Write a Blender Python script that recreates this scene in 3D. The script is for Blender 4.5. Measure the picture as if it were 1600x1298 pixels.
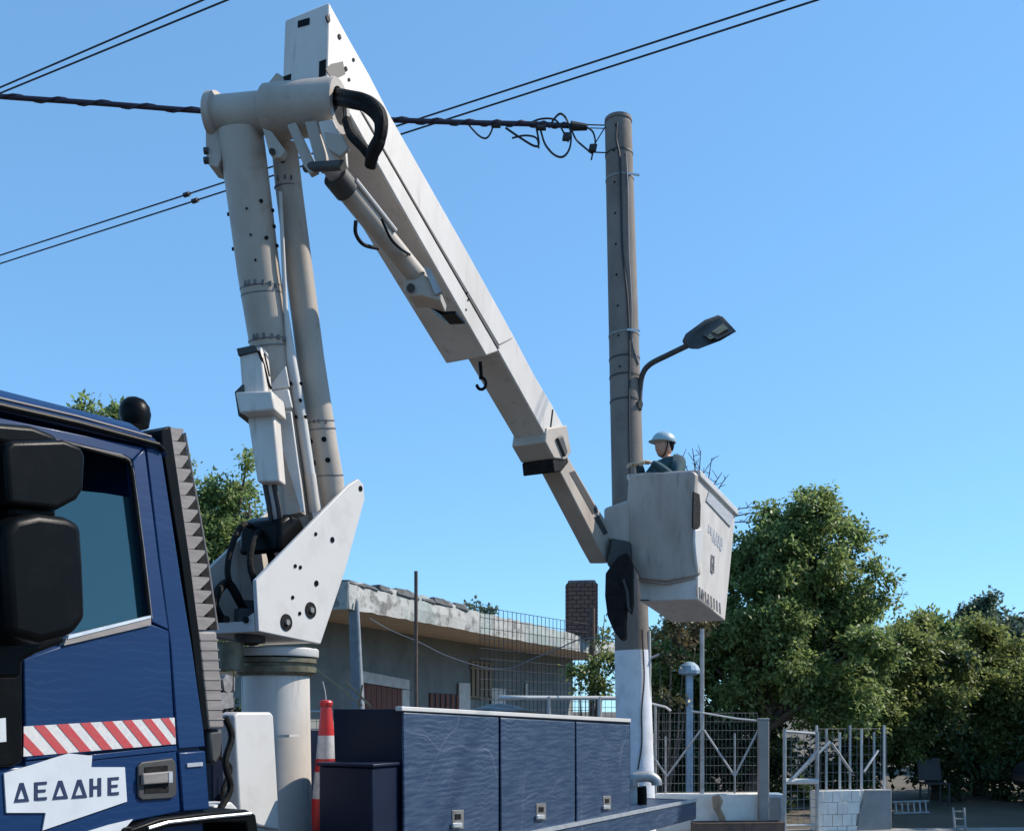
import bpy, bmesh, math, random
import numpy as np
from mathutils import Vector as V, Matrix

# ------------------------------------------------------------------ clean
for o in list(bpy.data.objects): bpy.data.objects.remove(o)
scn = bpy.context.scene
COL = scn.collection

# ------------------------------------------------------------------ camera, sky, sun, exposure
F, CX, HY, H = 1540.0, 800.0, 1110.0, 1.75      # focal (px of a 1600 px wide picture), centre, horizon row, eye height
cd = bpy.data.cameras.new('camera'); cam = bpy.data.objects.new('camera', cd); COL.objects.link(cam)
cd.sensor_width = 36; cd.lens = 36*F/1600; cd.shift_y = (HY-649)/1600; cd.clip_end = 3000; cd.clip_start = .05
cam.location = (0, 0, H); cam.rotation_euler = (math.radians(90), 0, 0)
scn.camera = cam
SUN_AZ, SUN_EL = math.radians(76), math.radians(43)      # azimuth clockwise from +Y
w = bpy.data.worlds.new('World'); scn.world = w; w.use_nodes = True
nt = w.node_tree; bg = nt.nodes['Background']
sky = nt.nodes.new('ShaderNodeTexSky'); sky.sky_type = 'NISHITA'; sky.sun_disc = False
sky.sun_elevation = SUN_EL; sky.sun_rotation = SUN_AZ; sky.altitude = 1800
sky.air_density = 1.0; sky.dust_density = 0.0; sky.ozone_density = 3.0
tint = nt.nodes.new('ShaderNodeMix'); tint.data_type = 'RGBA'; tint.blend_type = 'MULTIPLY'; tint.inputs[0].default_value = 1
tint.inputs[7].default_value = (.94, 1.62, 2.20, 1)       # the phone renders clear sky a soft, saturated azure
gam = nt.nodes.new('ShaderNodeGamma'); gam.inputs[1].default_value = .5; nt.links.new(sky.outputs[0], gam.inputs[0])
nt.links.new(gam.outputs[0], tint.inputs[6]); nt.links.new(tint.outputs[2], bg.inputs[0]); bg.inputs[1].default_value = .15
sd = bpy.data.lights.new('sun', 'SUN'); sun = bpy.data.objects.new('sun', sd); COL.objects.link(sun)
sd.energy = 4.0; sd.angle = math.radians(.53); sd.color = (1, .93, .82)
sdir = V((math.sin(SUN_AZ)*math.cos(SUN_EL), math.cos(SUN_AZ)*math.cos(SUN_EL), math.sin(SUN_EL)))
sun.rotation_euler = sdir.to_track_quat('Z', 'Y').to_euler(); sun.location = (20, 20, 30)
vs = scn.view_settings; vs.view_transform = 'Standard'; vs.look = 'None'; vs.exposure = 0.56; vs.gamma = 1
scn.render.engine = 'CYCLES'

# ------------------------------------------------------------------ positions
def U(px, py, Y):                       # a photo direction at a known distance
    return V(((px-CX)/F*Y, Y, H+(HY-py)/F*Y))
X0 = 3.9; D = V((.461, .887, 0)).normalized(); P = V((-D.y, D.x, 0)); A = V((-X0, 0, 0))
def T(s, n, z): return A + D*s + P*n + V((0, 0, z))      # truck frame: s back along the truck, n across from its near side
def S_of(px, n):
    k = (px-CX)/F
    return (X0 - P.x*n + k*P.y*n)/(D.x - k*D.y)
def N_of(px, s):
    k = (px-CX)/F
    return (-X0 + D.x*s - k*D.y*s)/(k*P.y - P.x)
def TP(px, py, n):
    s = S_of(px, n); Y = D.y*s + P.y*n
    return T(s, n, H+(HY-py)/F*Y)
def SP(px, py, s):
    n = N_of(px, s); Y = D.y*s + P.y*n
    return T(s, n, H+(HY-py)/F*Y)
def CP(px, py, dn=0):                   # on the cab side, which leans inwards above the belt
    n = 0
    for _ in range(8):
        q = TP(px, py, n); n = max(0, (q.z-2.0)*.10)
    return TP(px, py, n+dn)

# ------------------------------------------------------------------ geometry helpers: each returns (verts, faces)
def prism(poly, vec):
    n = len(poly); v = [V(p) for p in poly]+[V(p)+vec for p in poly]
    f = [tuple(range(n)), tuple(range(2*n-1, n-1, -1))]
    f += [(i, i+n, (i+1) % n+n, (i+1) % n) for i in range(n)]
    return v, f
def join(*gs):
    v, f = [], []
    for g in gs:
        o = len(v); v += g[0]; f += [tuple(i+o for i in q) for q in g[1]]
    return v, f
def frame(d):
    d = d.normalized(); a = V((0, 0, 1)) if abs(d.z) < .9 else V((1, 0, 0))
    x = d.cross(a).normalized(); return x, x.cross(d).normalized()
def tube(path, r, seg=10, caps=True):
    path = [V(p) for p in path]; n = len(path)
    rs = r if isinstance(r, (list, tuple)) else [r]*n
    v, f = [], []; x = None
    for i in range(n):
        d = (path[min(i+1, n-1)]-path[max(i-1, 0)]).normalized()
        if x is None: x, y = frame(d)
        else:
            x = (x - d*x.dot(d)).normalized(); y = x.cross(d)
        for k in range(seg):
            a = 2*math.pi*k/seg; v.append(path[i]+(x*math.cos(a)+y*math.sin(a))*rs[i])
    for i in range(n-1):
        for k in range(seg):
            k2 = (k+1) % seg; f.append((i*seg+k, i*seg+k2, (i+1)*seg+k2, (i+1)*seg+k))
    if caps: f.append(tuple(range(seg-1, -1, -1))); f.append(tuple((n-1)*seg+k for k in range(seg)))
    return v, f
def cyl(a, b, r, r2=None, seg=24): return tube([a, b], [r, r if r2 is None else r2], seg)
def lathe(c, axis, prof, seg=24):       # prof: (radius, height along axis)
    axis = V(axis).normalized(); x, y = frame(axis); v, f = [], []
    for r, h in prof:
        for k in range(seg):
            a = 2*math.pi*k/seg; v.append(V(c)+axis*h+(x*math.cos(a)+y*math.sin(a))*max(r, 1e-4))
    for i in range(len(prof)-1):
        for k in range(seg):
            k2 = (k+1) % seg; f.append((i*seg+k, i*seg+k2, (i+1)*seg+k2, (i+1)*seg+k))
    f.append(tuple(range(seg-1, -1, -1))); f.append(tuple((len(prof)-1)*seg+k for k in range(seg)))
    return v, f
def bx(o, a, b, c):                     # box from corner o with edge vectors
    return prism([o, o+a, o+a+b, o+b], c)
def tbox(s0, s1, n0, n1, z0, z1): return bx(T(s0, n0, z0), D*(s1-s0), P*(n1-n0), V((0, 0, z1-z0)))
def hexa(c):                            # 8 corners, bottom four then top four
    return [V(p) for p in c], [(3, 2, 1, 0), (4, 5, 6, 7), (0, 1, 5, 4), (1, 2, 6, 5), (2, 3, 7, 6), (3, 0, 4, 7)]
def spline(pts, n=8):                   # Catmull-Rom through the points
    pts = [V(p) for p in pts]; q = [pts[0]*2-pts[1]]+pts+[pts[-1]*2-pts[-2]]; out = []
    for i in range(1, len(q)-2):
        for k in range(n):
            t = k/n; a, b, c, d = q[i-1], q[i], q[i+1], q[i+2]
            out.append(.5*((2*b)+(c-a)*t+(2*a-5*b+4*c-d)*t*t+(3*b-a-3*c+d)*t**3))
    out.append(pts[-1]); return out

def base_of(o):
    return V(o['_b']) if o is not None else V((0, 0, 0))
def mk(name, geo, mat, parent=None, bevel=0, seg=2, smooth=False, kind=None, ang=35):
    me = bpy.data.meshes.new(name); b = base_of(parent)
    me.from_pydata([tuple(p-b) for p in geo[0]], [], geo[1])
    bm = bmesh.new(); bm.from_mesh(me); bmesh.ops.recalc_face_normals(bm, faces=bm.faces); bm.to_mesh(me); bm.free()
    me.materials.append(mat)
    o = bpy.data.objects.new(name, me); COL.objects.link(o)
    if parent is not None: o.parent = parent; o['_b'] = tuple(b)
    else: o['_b'] = (0, 0, 0)
    if bevel:
        m = o.modifiers.new('bevel', 'BEVEL'); m.width = bevel; m.segments = seg; m.limit_method = 'ANGLE'; m.angle_limit = math.radians(30)
    if smooth or bevel:
        for p in me.polygons: p.use_smooth = True
        try: me.set_sharp_from_angle(angle=math.radians(ang))
        except Exception: pass
    if kind: o['kind'] = kind
    return o
def thing(name, loc, label, cat, group=None):
    o = bpy.data.objects.new(name, None); COL.objects.link(o); o.location = loc; o['_b'] = tuple(loc); o.empty_display_size = .2
    return tag(o, label, cat, group)
def tag(o, label, cat, group=None, kind=None):
    o['label'] = label; o['category'] = cat
    if group: o['group'] = group
    if kind: o['kind'] = kind
    return o

# ------------------------------------------------------------------ materials
M = {}
def mat(name, col, rough=.6, metal=0, var=None, scale=6, detail=6, stretch=(1, 1, 1), lo=.35, hi=.7, bump=0, bscale=40, coat=0, spec=.5, var2=None, scale2=1.5, lo2=.45, hi2=.7, stretch2=(1, 1, 1), island=0):
    m = bpy.data.materials.new(name); m.use_nodes = True; t = m.node_tree; N = t.nodes; L = t.links
    b = N['Principled BSDF']; b.inputs['Roughness'].default_value = rough; b.inputs['Metallic'].default_value = metal
    b.inputs['Coat Weight'].default_value = coat; b.inputs['Coat Roughness'].default_value = .12; b.inputs['Specular IOR Level'].default_value = spec
    tc = N.new('ShaderNodeTexCoord')
    def noise(sc, st, lo, hi):
        mp = N.new('ShaderNodeMapping'); mp.inputs['Scale'].default_value = st; L.new(tc.outputs['Object'], mp.inputs[0])
        nz = N.new('ShaderNodeTexNoise'); nz.inputs['Scale'].default_value = sc; nz.inputs['Detail'].default_value = detail; nz.inputs['Roughness'].default_value = .62
        L.new(mp.outputs[0], nz.inputs[0]); r = N.new('ShaderNodeMapRange'); r.inputs[1].default_value = lo; r.inputs[2].default_value = hi
        L.new(nz.outputs[0], r.inputs[0]); return r.outputs[0]
    cur = N.new('ShaderNodeRGB'); cur.outputs[0].default_value = (*col, 1); cur = cur.outputs[0]
    def mix(fac, a, c):
        x = N.new('ShaderNodeMix'); x.data_type = 'RGBA'; L.new(fac, x.inputs[0]); L.new(a, x.inputs[6]); x.inputs[7].default_value = (*c, 1); return x.outputs[2]
    if var: cur = mix(noise(scale, stretch, lo, hi), cur, var)
    if var2: cur = mix(noise(scale2, stretch2, lo2, hi2), cur, var2)
    if island:
        g = N.new('ShaderNodeNewGeometry'); h = N.new('ShaderNodeHueSaturation'); L.new(cur, h.inputs['Color'])
        r = N.new('ShaderNodeMapRange'); r.inputs[3].default_value = 1-island; r.inputs[4].default_value = 1+island
        L.new(g.outputs['Random Per Island'], r.inputs[0]); L.new(r.outputs[0], h.inputs['Value']); cur = h.outputs[0]
    L.new(cur, b.inputs['Base Color'])
    if bump:
        nz = N.new('ShaderNodeTexNoise'); nz.inputs['Scale'].default_value = bscale; nz.inputs['Detail'].default_value = 5; L.new(tc.outputs['Object'], nz.inputs[0])
        bp = N.new('ShaderNodeBump'); bp.inputs['Strength'].default_value = bump; bp.inputs['Distance'].default_value = .02
        L.new(nz.outputs[0], bp.inputs['Height']); L.new(bp.outputs[0], b.inputs['Normal'])
    M[name] = m; return m
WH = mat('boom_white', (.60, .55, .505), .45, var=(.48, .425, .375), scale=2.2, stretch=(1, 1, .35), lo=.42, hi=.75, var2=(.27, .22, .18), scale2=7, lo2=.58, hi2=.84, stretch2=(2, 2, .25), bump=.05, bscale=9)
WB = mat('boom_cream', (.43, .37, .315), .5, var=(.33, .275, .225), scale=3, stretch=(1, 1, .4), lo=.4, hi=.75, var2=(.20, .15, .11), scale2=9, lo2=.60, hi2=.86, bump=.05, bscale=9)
WD = mat('bucket_white', (.62, .57, .53), .5, var=(.50, .445, .40), scale=3.5, stretch=(1.4, 1.4, .5), lo=.42, hi=.72, var2=(.24, .18, .14), scale2=5, lo2=.57, hi2=.85, stretch2=(2, 2, .4), bump=.08, bscale=8)  # bucket body white, lightened so its sunlit side stands out
WG = mat('shaded_grimy_white', (.40, .35, .31), .55, var=(.29, .245, .21), scale=3.5, stretch=(1.4, 1.4, .5), lo=.42, hi=.72, var2=(.17, .125, .10), scale2=5, lo2=.58, hi2=.85, stretch2=(2, 2, .4), bump=.1, bscale=8)  # bucket front: brown stains, plus shade painted in as a darker white
WL = mat('clean_white', (.55, .53, .51), .45, var=(.46, .43, .405), scale=5, lo=.5, hi=.8)
BL = mat('cab_blue', (.004, .026, .092), .40, coat=.06, spec=.22, var=(.007, .033, .105), scale=3, stretch=(.5, .5, 5), lo=.45, hi=.8, var2=(.03, .065, .14), scale2=8, stretch2=(.5, .5, 9), lo2=.66, hi2=.9, bump=.03, bscale=2.5)
BX = mat('locker_blue', (.022, .043, .088), .42, spec=.3, coat=.0, var=(.062, .092, .145), scale=5, stretch=(.8, .8, 9), lo=.42, hi=.72, var2=(.15, .185, .24), scale2=9, stretch2=(.6, .6, 12), lo2=.62, hi2=.88, bump=.12, bscale=4)
NV = mat('navy_paint', (.004, .008, .024), .45, var=(.008, .012, .032), scale=4, spec=.25)
BK = mat('black_plastic', (.003, .0035, .004), .36, var=(.007, .007, .0075), scale=8, lo=.5, hi=.8, bump=.03, bscale=120, spec=.09)
RB = mat('black_rubber', (.006, .0055, .006), .7, var=(.018, .016, .015), scale=12, bump=.3, bscale=40, spec=.15)
GP = mat('grey_plastic', (.23, .205, .195), .6, var=(.16, .14, .135), scale=6, stretch=(1, 1, 8), bump=.06, bscale=60)
DG = mat('dark_grey', (.045, .043, .04), .6, var=(.03, .03, .035), scale=6)
AL = mat('aluminium', (.62, .64, .66), .38, .55, var=(.45, .46, .48), scale=12)
ST = mat('dusty_steel', (.25, .24, .23), .5, .5, var=(.13, .10, .08), scale=10, lo=.45, hi=.75)
GR = mat('greased_metal', (.10, .09, .06), .55, .2, var=(.22, .20, .14), scale=14)
RD = mat('reflective_red', (.48, .045, .05), .35, var=(.40, .09, .09), scale=60)
RW = mat('reflective_white', (.62, .60, .58), .35, var=(.50, .49, .50), scale=60)
LW = mat('sticker_white', (.56, .585, .62), .4, var=(.49, .51, .54), scale=6)
NT = mat('navy_print', (.012, .022, .07), .5)
INK = mat('faded_ink', (.08, .075, .08), .6, var=(.2, .19, .19), scale=30)
INK2 = mat('faded_grey_print', (.30, .31, .34), .6, var=(.5, .5, .52), scale=40)
CR = mat('cone_red', (.55, .02, .02), .45, var=(.38, .02, .02), scale=9)
CW = mat('cone_white', (.55, .55, .56), .45, var=(.34, .33, .33), scale=14)
CC = mat('pole_concrete', (.205, .172, .15), .85, var=(.14, .115, .10), scale=3.5, stretch=(1, 1, .5), lo=.4, hi=.7, var2=(.22, .195, .175), scale2=18, lo2=.55, hi2=.8, bump=.25, bscale=60)
CWP = mat('pole_whitewash', (.68, .68, .72), .8, var=(.52, .51, .53), scale=4, lo=.45, hi=.75, var2=(.28, .26, .25), scale2=11, lo2=.68, hi2=.85, bump=.2, bscale=40)
WIRE = mat('wire_black', (.012, .012, .016), .6)
WIRP = mat('wire_sheath', (.014, .010, .030), .55)
LG = mat('lamp_grey', (.055, .05, .045), .6, var=(.03, .028, .026), scale=9)
LR = mat('lamp_reflector', (.34, .24, .10), .35, .3, var=(.16, .11, .05), scale=14)
WALL = mat('house_render', (.25, .265, .25), .9, var=(.18, .19, .18), scale=1.6, lo=.4, hi=.7, var2=(.32, .33, .31), scale2=6, lo2=.6, hi2=.85, bump=.15, bscale=30)
SOF = mat('soffit_plaster', (.62, .50, .40), .9, var=(.52, .41, .32), scale=2.2, var2=(.34, .26, .20), scale2=5, lo2=.62, hi2=.85, bump=.12, bscale=20)
FAS = mat('peeling_fascia', (.42, .415, .40), .9, var=(.20, .195, .185), scale=4.2, detail=10, lo=.50, hi=.60, var2=(.30, .36, .35), scale2=.5, lo2=.45, hi2=.6, bump=.5, bscale=14)
TAR = mat('roof_tar', (.05, .05, .052), .9, var=(.12, .13, .13), scale=5, bump=.6, bscale=14)
CEM = mat('cement', (.30, .29, .28), .9, var=(.22, .21, .20), scale=3, bump=.3, bscale=30)
LIM = mat('limewash', (.78, .74, .68), .9, var=(.62, .57, .51), scale=4, lo=.42, hi=.7, var2=(.30, .27, .24), scale2=9, lo2=.62, hi2=.85, bump=.3, bscale=25)
BRK = mat('old_brick', (.20, .10, .075), .9, var=(.10, .06, .05), scale=9, bump=.4, bscale=60, island=.35)
WOOD = mat('brown_wood', (.25, .085, .055), .7, var=(.16, .055, .036), scale=5, stretch=(6, 6, .6), bump=.2, bscale=30)
PAL = mat('pale_timber', (.36, .28, .18), .8, var=(.24, .18, .11), scale=5, stretch=(6, 6, .6), bump=.2)
GAL = mat('galvanised', (.42, .43, .44), .5, .4, var=(.28, .27, .26), scale=10)
RUST = mat('rusty_post', (.13, .085, .065), .8, var=(.07, .05, .042), scale=10)
MESHW = mat('mesh_wire', (.20, .20, .21), .6, .3)
DKW = mat('dark_wire', (.05, .05, .055), .6, .3)
BPST = mat('blue_grey_post', (.20, .24, .28), .6, var=(.15, .17, .19), scale=7)
PBL = mat('pale_blue_paint', (.33, .46, .58), .5, var=(.22, .30, .37), scale=8)
STN = mat('grey_stone', (.25, .25, .26), .9, var=(.15, .145, .145), scale=7, bump=.5, bscale=20, island=.3)
MORT = mat('dark_mortar', (.05, .048, .045), .95)
ASP = mat('asphalt', (.105, .098, .090), .92, var=(.08, .075, .07), scale=1.2, var2=(.085, .083, .08), scale2=60, lo2=.55, hi2=.8, bump=.3, bscale=180)
PAV = mat('pavement', (.30, .29, .27), .9, var=(.22, .21, .20), scale=1.6, bump=.2, bscale=60)
EAR = mat('dry_earth', (.12, .095, .068), .95, var=(.07, .06, .038), scale=.7, lo=.4, hi=.65, bump=.3, bscale=30)
BARK = mat('bark', (.13, .10, .08), .95, var=(.07, .055, .045), scale=6, stretch=(3, 3, .7), bump=.6, bscale=25)
SKIN = mat('skin', (.45, .26, .18), .6)
TEAL = mat('work_shirt', (.015, .05, .065), .85, var=(.03, .08, .095), scale=12, bump=.2, bscale=50)
TROU = mat('work_trousers', (.02, .025, .045), .85)
GLOV = mat('leather_glove', (.42, .28, .17), .8, var=(.52, .40, .28), scale=20)
HELM = mat('helmet', (.30, .42, .48), .4, var=(.24, .36, .42), scale=8)
CARP = mat('car_paint', (.05, .055, .065), .3, coat=.5)
CLO = mat('beige_cloth', (.40, .29, .20), .9, var=(.26, .18, .12), scale=14)
def leafmat(name, c, c2, tr=.35):
    m = mat(name, c, .48, var=c2, scale=1.6, lo=.35, hi=.65, island=.45, spec=.4)
    t = m.node_tree; b = t.nodes['Principled BSDF']; src = b.inputs['Base Color'].links[0].from_socket
    tl = t.nodes.new('ShaderNodeBsdfTranslucent'); t.links.new(src, tl.inputs[0])
    mx = t.nodes.new('ShaderNodeMixShader'); mx.inputs[0].default_value = tr
    t.links.new(b.outputs[0], mx.inputs[1]); t.links.new(tl.outputs[0], mx.inputs[2]); t.links.new(mx.outputs[0], t.nodes['Material Output'].inputs[0]); return m
LF1 = leafmat('leaf_dark', (.17, .24, .085), (.25, .31, .105), .55)
LF2 = leafmat('leaf_olive', (.175, .225, .075), (.235, .265, .085), .55)
LF3 = leafmat('leaf_bluegreen', (.11, .16, .11), (.09, .13, .08), .45)
LF4 = leafmat('leaf_dry', (.17, .13, .07), (.10, .11, .04), .3)
LF5 = leafmat('leaf_hedge', (.05, .08, .032), (.065, .10, .04), .4)
def glassmat():
    m = bpy.data.materials.new('cab_glass'); m.use_nodes = True; t = m.node_tree; N = t.nodes; L = t.links
    N.remove(N['Principled BSDF'])
    g = N.new('ShaderNodeBsdfGlossy'); g.inputs[0].default_value = (.62, .86, .92, 1); g.inputs['Roughness'].default_value = .03
    tr = N.new('ShaderNodeBsdfTransparent'); tr.inputs[0].default_value = (.22, .42, .48, 1)
    df = N.new('ShaderNodeBsdfDiffuse'); df.inputs[0].default_value = (.035, .10, .13, 1)
    fr = N.new('ShaderNodeLayerWeight'); fr.inputs[0].default_value = .45
    m0 = N.new('ShaderNodeMixShader'); m0.inputs[0].default_value = .42; L.new(tr.outputs[0], m0.inputs[1]); L.new(df.outputs[0], m0.inputs[2])
    m1 = N.new('ShaderNodeMixShader'); L.new(fr.outputs['Fresnel'], m1.inputs[0]); L.new(m0.outputs[0], m1.inputs[1]); L.new(g.outputs[0], m1.inputs[2])
    L.new(m1.outputs[0], N['Material Output'].inputs[0]); return m
GLS = glassmat()
def scuffs(m, strength=.5, veins=True):
    # fine wavy wipe marks and long curved scratches over the paint
    t = m.node_tree; N = t.nodes; L = t.links; b = N['Principled BSDF']; src = b.inputs['Base Color'].links[0].from_socket
    tc = N.new('ShaderNodeTexCoord')
    for rot, sc, dist, lo, hi, col, k in ((1.571, 8.5, 7.5, .80, 1.0, (.20, .25, .33), .6), (.9, .55, 9.0, .9985, 1.0, (.38, .42, .48), .5), (-.5, .42, 12.0, .999, 1.0, (.34, .38, .45), .5))[:3 if veins else 1]:
        mp = N.new('ShaderNodeMapping'); mp.inputs['Rotation'].default_value = (0, rot if rot == 1.571 else rot, 0); L.new(tc.outputs['Object'], mp.inputs[0])
        wv = N.new('ShaderNodeTexWave'); wv.inputs['Scale'].default_value = sc; wv.inputs['Distortion'].default_value = dist; wv.inputs['Detail'].default_value = 3; wv.inputs['Detail Scale'].default_value = .9
        L.new(mp.outputs[0], wv.inputs[0]); r = N.new('ShaderNodeMapRange'); r.inputs[1].default_value = lo; r.inputs[2].default_value = hi; r.inputs[4].default_value = k*strength; L.new(wv.outputs['Fac'], r.inputs[0])
        nz = N.new('ShaderNodeTexNoise'); nz.inputs['Scale'].default_value = 2.2; L.new(tc.outputs['Object'], nz.inputs[0])
        r2 = N.new('ShaderNodeMapRange'); r2.inputs[1].default_value = .35; r2.inputs[2].default_value = .65; L.new(nz.outputs[0], r2.inputs[0])
        mu = N.new('ShaderNodeMath'); mu.operation = 'MULTIPLY'; L.new(r.outputs[0], mu.inputs[0]); L.new(r2.outputs[0], mu.inputs[1])
        x = N.new('ShaderNodeMix'); x.data_type = 'RGBA'; L.new(mu.outputs[0], x.inputs[0]); L.new(src, x.inputs[6]); x.inputs[7].default_value = (*col, 1); src = x.outputs[2]
    L.new(src, b.inputs['Base Color'])
scuffs(BX, .42); scuffs(BL, .06, False)

rnd = random.Random(7)
Z = V((0, 0, 1))

# ================================================================== SETTING
def sheet(name, pts, z, m):
    o = mk(name, ([V((x, y, z)) for x, y in pts], [tuple(range(len(pts)))]), m); o['kind'] = 'structure'; return o
sheet('ground', [(-700, -200), (700, -200), (700, 1500), (-700, 1500)], 0, EAR)
def tq(s, n): q = T(s, n, 0); return (q.x, q.y)
sheet('road', [tq(-60, -6.0), tq(15.4, -6.0), (26, 10.2), (26, 12.2), (7.4, 12.2), (1.9, 12.3), tq(8.5, 3.1), tq(-60, 3.1)], .005, ASP)
FL = [V((-3.15, 10.6, 0)), V((-.25, 12.6, 0)), V((1.8, 13.6, 0)), V((7.0, 14.0, 0)), V((26, 14.3, 0))]
pv = [(q.x, q.y) for q in FL]
pg = prism([V((x, y, 0)) for x, y in ([(1.9, 12.3), (7.4, 12.2), (26, 12.2)] + pv[::-1] + [tq(8.5, 3.1)])], Z*.10)
o = mk('pavement', pg, PAV, bevel=.02); o['kind'] = 'structure'

# ================================================================== BUCKET TRUCK
TR = thing('bucket_truck', T(7, 1.2, 0), 'blue utility truck with white folding boom and bucket', 'truck')
def tp(name, geo, m, par=TR, **k): return mk(name, geo, m, par, **k)
# chassis, deck, wheels
tp('chassis', tbox(2.9, 12.6, .7, 1.7, .55, .84), DG)
dk = [(S_of(905, 0), .775), (S_of(1083, 0), .60)]
deck = tp('deck', prism([T(6.35, -.04, .845), T(dk[1][0], -.04, .70), T(dk[1][0], -.04, .48), T(6.35, -.04, .62)], P*2.5), BX, bevel=.012)
tp('deck_edge_rail', prism([T(6.35, -.05, .86), T(dk[1][0]+.01, -.05, .715), T(dk[1][0]+.01, -.05, .685), T(6.35, -.05, .83)], P*.05), AL, deck)
tp('tail_board', tbox(dk[1][0]+.004, dk[1][0]+.05, 0, 2.4, .46, .70), BX, bevel=.008)
for s in (4.62, 9.4):
    for n, sg in ((.02, 1), (2.08, 1)):
        c = T(s, n, .5); r = .5
        wl = tp('wheel', lathe(c, P, [(.30, 0), (.44, 0), (.49, .03), (.5, .1), (.5, .25), (.48, .31), (.3, .33)], 32), RB, smooth=True)
        tp('rim', lathe(c+P*.04, P, [(.05, 0), (.12, 0), (.14, .05), (.28, .08), (.30, -.02), (.31, .1)], 24), ST, wl, smooth=True)
# ---- cab
rear = [CP(x, y) for x, y in ((252, 702), (263, 775), (283, 905), (300, 1010), (318, 1137), (328, 1265))]
def sz(q): r = q-A; return r.dot(D), r.dot(P), r.z
zb = 2.06
lowrear = [q for q in rear if sz(q)[2] < 2.1]
pl = [T(2.62, .03, 1.0), T(2.60, .03, 2.08)] + [T(sz(rear[3])[0]+.004, .03, 2.08), T(sz(rear[4])[0], .03, sz(rear[4])[2]), T(sz(rear[5])[0], .03, sz(rear[5])[2]), T(sz(rear[5])[0], .03, 1.0)]
cab = tp('cab_body', prism(pl, P*2.36), BL, bevel=.02)
# roof: swept section
zr = lambda s: CP(0, 634).z + (CP(250, 694).z-CP(0, 634).z)*(s-sz(CP(0, 634))[0])/(sz(CP(250, 694))[0]-sz(CP(0, 634))[0])
ss = [2.75, 3.2, 3.8, 4.3, 4.7, sz(rear[0])[0]-.12, sz(rear[0])[0]-.03, sz(rear[0])[0]+.02]
dz = [-.06, 0, 0, 0, 0, 0, -.015, -.05]
n0 = sz(rear[0])[1]
prof = [(n0, -.02), (n0-.015, .012), (n0+.01, .045), (n0+.07, .085), (n0+.2, .12), (n0+.5, .145), (1.2, .16), (1.9-n0, .145), (2.2-n0, .12), (2.33-n0, .085), (2.39-n0, .045), (2.40-n0, -.02)]
v = []; f = []
for i, s in enumerate(ss):
    for n, z in prof: v.append(T(s, n, zr(s)+z*(1 if i < 6 else (.8 if i == 6 else .3))+dz[i]))
np_ = len(prof)
for i in range(len(ss)-1):
    for k in range(np_-1): f.append((i*np_+k, i*np_+k+1, (i+1)*np_+k+1, (i+1)*np_+k))
f.append(tuple(range(np_))); f.append(tuple((len(ss)-1)*np_+k for k in range(np_-1, -1, -1)))
for i in range(len(ss)-1): f.append((i*np_, (i+1)*np_, (i+1)*np_+np_-1, i*np_+np_-1))
roof = tp('roof', (v, f), BL, smooth=True, ang=50)
tp('rain_gutter', tube([CP(-200, 588, -.02), CP(0, 634, -.02), CP(120, 661, -.02), CP(247, 695, -.02), CP(254, 703, -.01)], .014, 8), BK, roof)
tp('gutter_strip', tube([CP(-200, 577, -.012), CP(0, 622, -.012), CP(120, 650, -.012), CP(236, 682, -.012)], .005, 8), GP, roof)
# closed walls of the greenhouse
s_r, _, z_r = sz(rear[0]); s_b = sz(rear[3])[0]
tp('rear_wall', prism([T(s_b-.09, .06, 2.07), T(s_b-.005, .06, 2.07), T(s_r-.005, n0+.03, z_r), T(s_r-.09, n0+.03, z_r)], P*2.2), BL)
tp('far_wall', prism([T(2.62, 2.33, 2.07), T(s_b-.1, 2.33, 2.07), T(s_r-.1, 2.26, z_r-.03), T(2.85, 2.26, zr(2.85)-.05)], -P*.05), DG)
tp('windscreen', prism([T(2.62, .1, 2.07), T(2.62, 2.28, 2.07), T(2.84, 2.2, zr(2.84)-.03), T(2.84, .18, zr(2.84)-.03)], D*.03), GLS)
tp('dashboard', tbox(2.68, 3.2, .12, 2.25, 2.0, 2.25), BK)
st = tp('seat', tbox(4.1, 4.62, .45, .95, 2.0, 2.18), DG, bevel=.05)
tp('backrest', prism([T(4.55, .45, 2.1), T(4.72, .45, 2.1), T(4.85, .45, 2.85), T(4.75, .45, 2.85)], P*.5), DG, st, bevel=.05)
# rear quarter panel behind the door
qp = tp('quarter_panel', prism([CP(*q) for q in ((229, 699), (252, 702), (263, 775), (283, 905), (300, 1010), (318, 1137), (321, 1166), (279, 1170), (276, 1137), (267, 1010), (250, 880))], P*.05), BL, bevel=.006)
tp('lower_quarter_panel', prism([CP(*q) for q in ((280, 1175), (321, 1172), (328, 1264), (286, 1268))], P*.05), BL, bevel=.008)
tp('trim_clip', prism([CP(x, y, -.008) for x, y in ((293, 1192), (317, 1190), (317, 1196), (293, 1198))], P*.008), AL)
# door
door = tp('door', prism([CP(x, y) for x, y in ((37, 1029), (100, 1007), (236, 974), (264, 985), (273, 1137), (275, 1160), (40, 1189))], P*.05), BL, bevel=.007)
tp('lower_door_panel', prism([CP(x, y) for x, y in ((-40, 1203), (38, 1196), (276, 1171), (283, 1268), (215, 1282), (150, 1300), (100, 1330), (-40, 1345))], P*.05), BL, door, bevel=.01)
tp('window_frame', prism([CP(x, y) for x, y in ((-60, 640), (226, 699), (207, 719), (195, 712), (120, 694), (-60, 655))], P*.05), BL, door, bevel=.006)
tp('window_frame', prism([CP(x, y) for x, y in ((226.5, 699.5), (249, 880), (264, 984), (236, 971), (222, 850), (207.5, 720))], P*.05), BL, door, bevel=.006)
tp('door_crease', prism([CP(x, y, -.005) for x, y in ((40, 1190), (276, 1164), (277, 1172), (40, 1198))], P*.005), BL, door, bevel=.002)
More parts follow.
